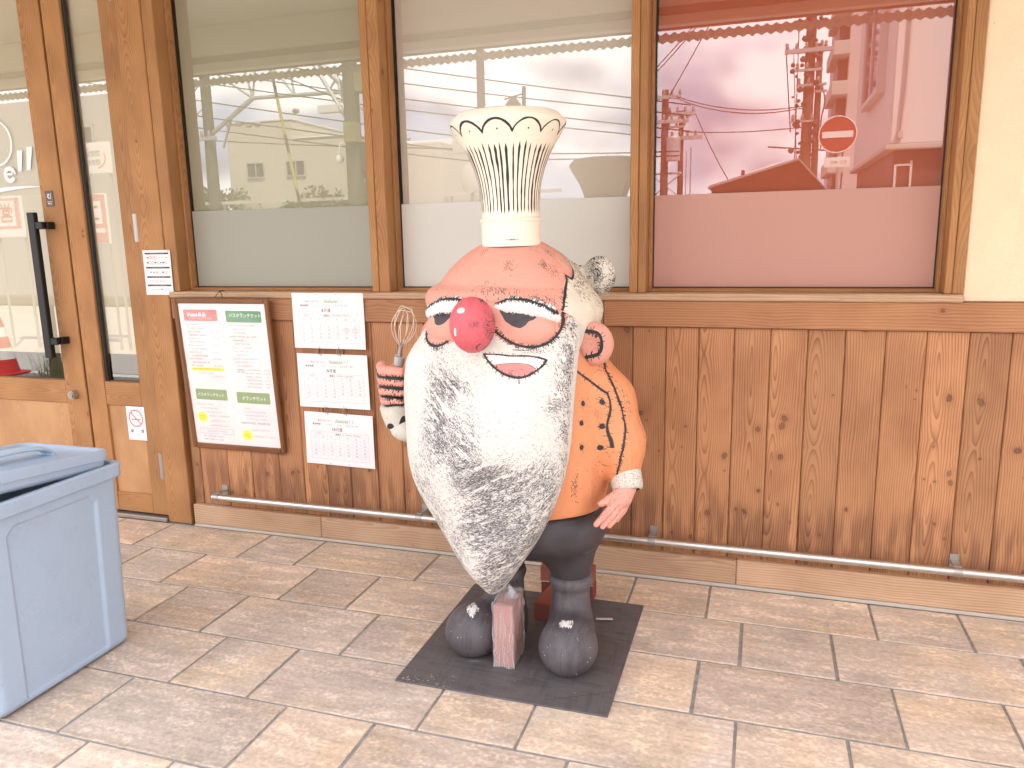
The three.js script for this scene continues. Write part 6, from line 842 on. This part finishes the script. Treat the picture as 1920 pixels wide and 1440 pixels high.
// by the door: boards, a cone and weeds at the roadside
{
  const sg = (name, label, x, y, z, w, h, draw, legs) => { const t = thing(name, label, 'sign', [x, -0.13, z]); part('board', slab(-w / 2, w / 2, y, y + h, 0, 0.04, { c: 0.004 }), M.white, t); part('print', new THREE.PlaneGeometry(w - 0.02, h - 0.02).rotateY(Math.PI).translate(0, y + h / 2, -0.003), std({ roughness: 0.6, map: canvasTex(300, Math.round(300 * h / w), draw) }), t); if (legs) part('leg', [bar([-w / 2 + 0.05, 0, 0.05], [-w / 2 + 0.05, y + h * 0.6, 0.05], 0.02), bar([w / 2 - 0.05, 0, 0.05], [w / 2 - 0.05, y + h * 0.6, 0.05], 0.02)], galv, t); };
  sg('roadside_sign', 'white sign with two red brackets round its lettering, mirrored in the door side leaf', -9.33, 2.6, 6.0, 0.58, 0.44, (g, w, h) => { g.fillStyle = '#e8e4e2'; g.fillRect(0, 0, w, h); g.strokeStyle = '#d88a6a'; g.lineWidth = 14; g.beginPath(); g.ellipse(w / 2, h / 2, w * 0.38, h * 0.36, 0, 1.9, 3.6); g.stroke(); g.beginPath(); g.ellipse(w / 2, h / 2, w * 0.38, h * 0.36, 0, -1.2, 0.5); g.stroke(); glyphText(g, '間度業', 84, 56, 46, '#8a8688', 0.12); glyphText(g, '煙時営', 84, 122, 46, '#8a8688', 0.12); }, true);
  sg('works_sign', 'red roadside board with a white square, mirrored in the door side leaf', -9.44, 1.6, 5.98, 0.5, 0.72, (g, w, h) => { g.fillStyle = '#d08f8f'; g.fillRect(0, 0, w, h); g.fillStyle = '#e9e4e2'; g.fillRect(50, 60, 200, 200); g.fillRect(30, 300, 240, 40); glyphText(g, '工', 80, 90, 140, '#a86468', 0.16); }, true);
  sg('open_sign', 'red and white board with one large character, mirrored in the wide door', -11.1, 1.72, 5.95, 0.62, 0.62, (g, w, h) => { g.fillStyle = '#e6e0dd'; g.fillRect(0, 0, w, h); g.fillStyle = '#cf9292'; g.fillRect(10, 10, w - 20, 230); g.fillStyle = '#e9e4e2'; g.fillRect(60, 30, 180, 190); glyphText(g, '営', 80, 48, 140, '#c07878', 0.12); }, true);
  const c = thing('traffic_cone', 'red and white traffic cone mirrored at the foot of the wide door', 'cone', [-9.05, -0.13, 3.95]);
  const cp = (a, b) => new THREE.LatheGeometry([[0.17 - a * 0.19, a], [0.17 - b * 0.19, b]].map((p) => new THREE.Vector2(...p)), 24), cr = std({ color: lin(0.5, 0.03, 0.025), roughness: 0.5, side: THREE.DoubleSide }), cw = std({ color: lin(0.7, 0.7, 0.68), roughness: 0.5, side: THREE.DoubleSide });
  part('cone', [cp(0.03, 0.2), cp(0.34, 0.48), cp(0.6, 0.72)], cr, c); part('band', [cp(0.2, 0.34), cp(0.48, 0.6)], cw, c); part('foot', slab(-0.2, 0.2, 0, 0.03, -0.2, 0.2, { c: 0.01 }), cr, c);
  const w = [], R = rng(15); for (let i = 0; i < 420; i++) { const x = (R() + R() - 1) * 0.34, z = (R() - 0.5) * 0.4, h = 0.12 + R() * 0.32, l = (R() - 0.5) * 0.3; w.push(new THREE.BufferGeometry().setAttribute('position', new THREE.Float32BufferAttribute([x, 0, z, x + 0.012, 0, z, x + l, h, z + (R() - 0.5) * 0.2], 3))); } w.forEach((g) => g.computeVertexNormals());
  const gr = only('weeds', 'clump of dry grass and weeds mirrored at the foot of the door glass', 'grass', w, phys({ color: lin(0.2, 0.19, 0.085), roughness: 0.8, transmission: 0.3, thickness: 0, side: THREE.DoubleSide })); gr.position.set(-8.15, -0.13, 4.05); gr.userData.kind = 'stuff'; delete gr.userData.category;
  only('bollard', 'short black post beside the weeds mirrored in the door glass', 'bollard', new THREE.CylinderGeometry(0.06, 0.065, 0.85, 16).translate(-8.5, 0.29, 4.2), wireM);
}
renderer.render(scene, camera);
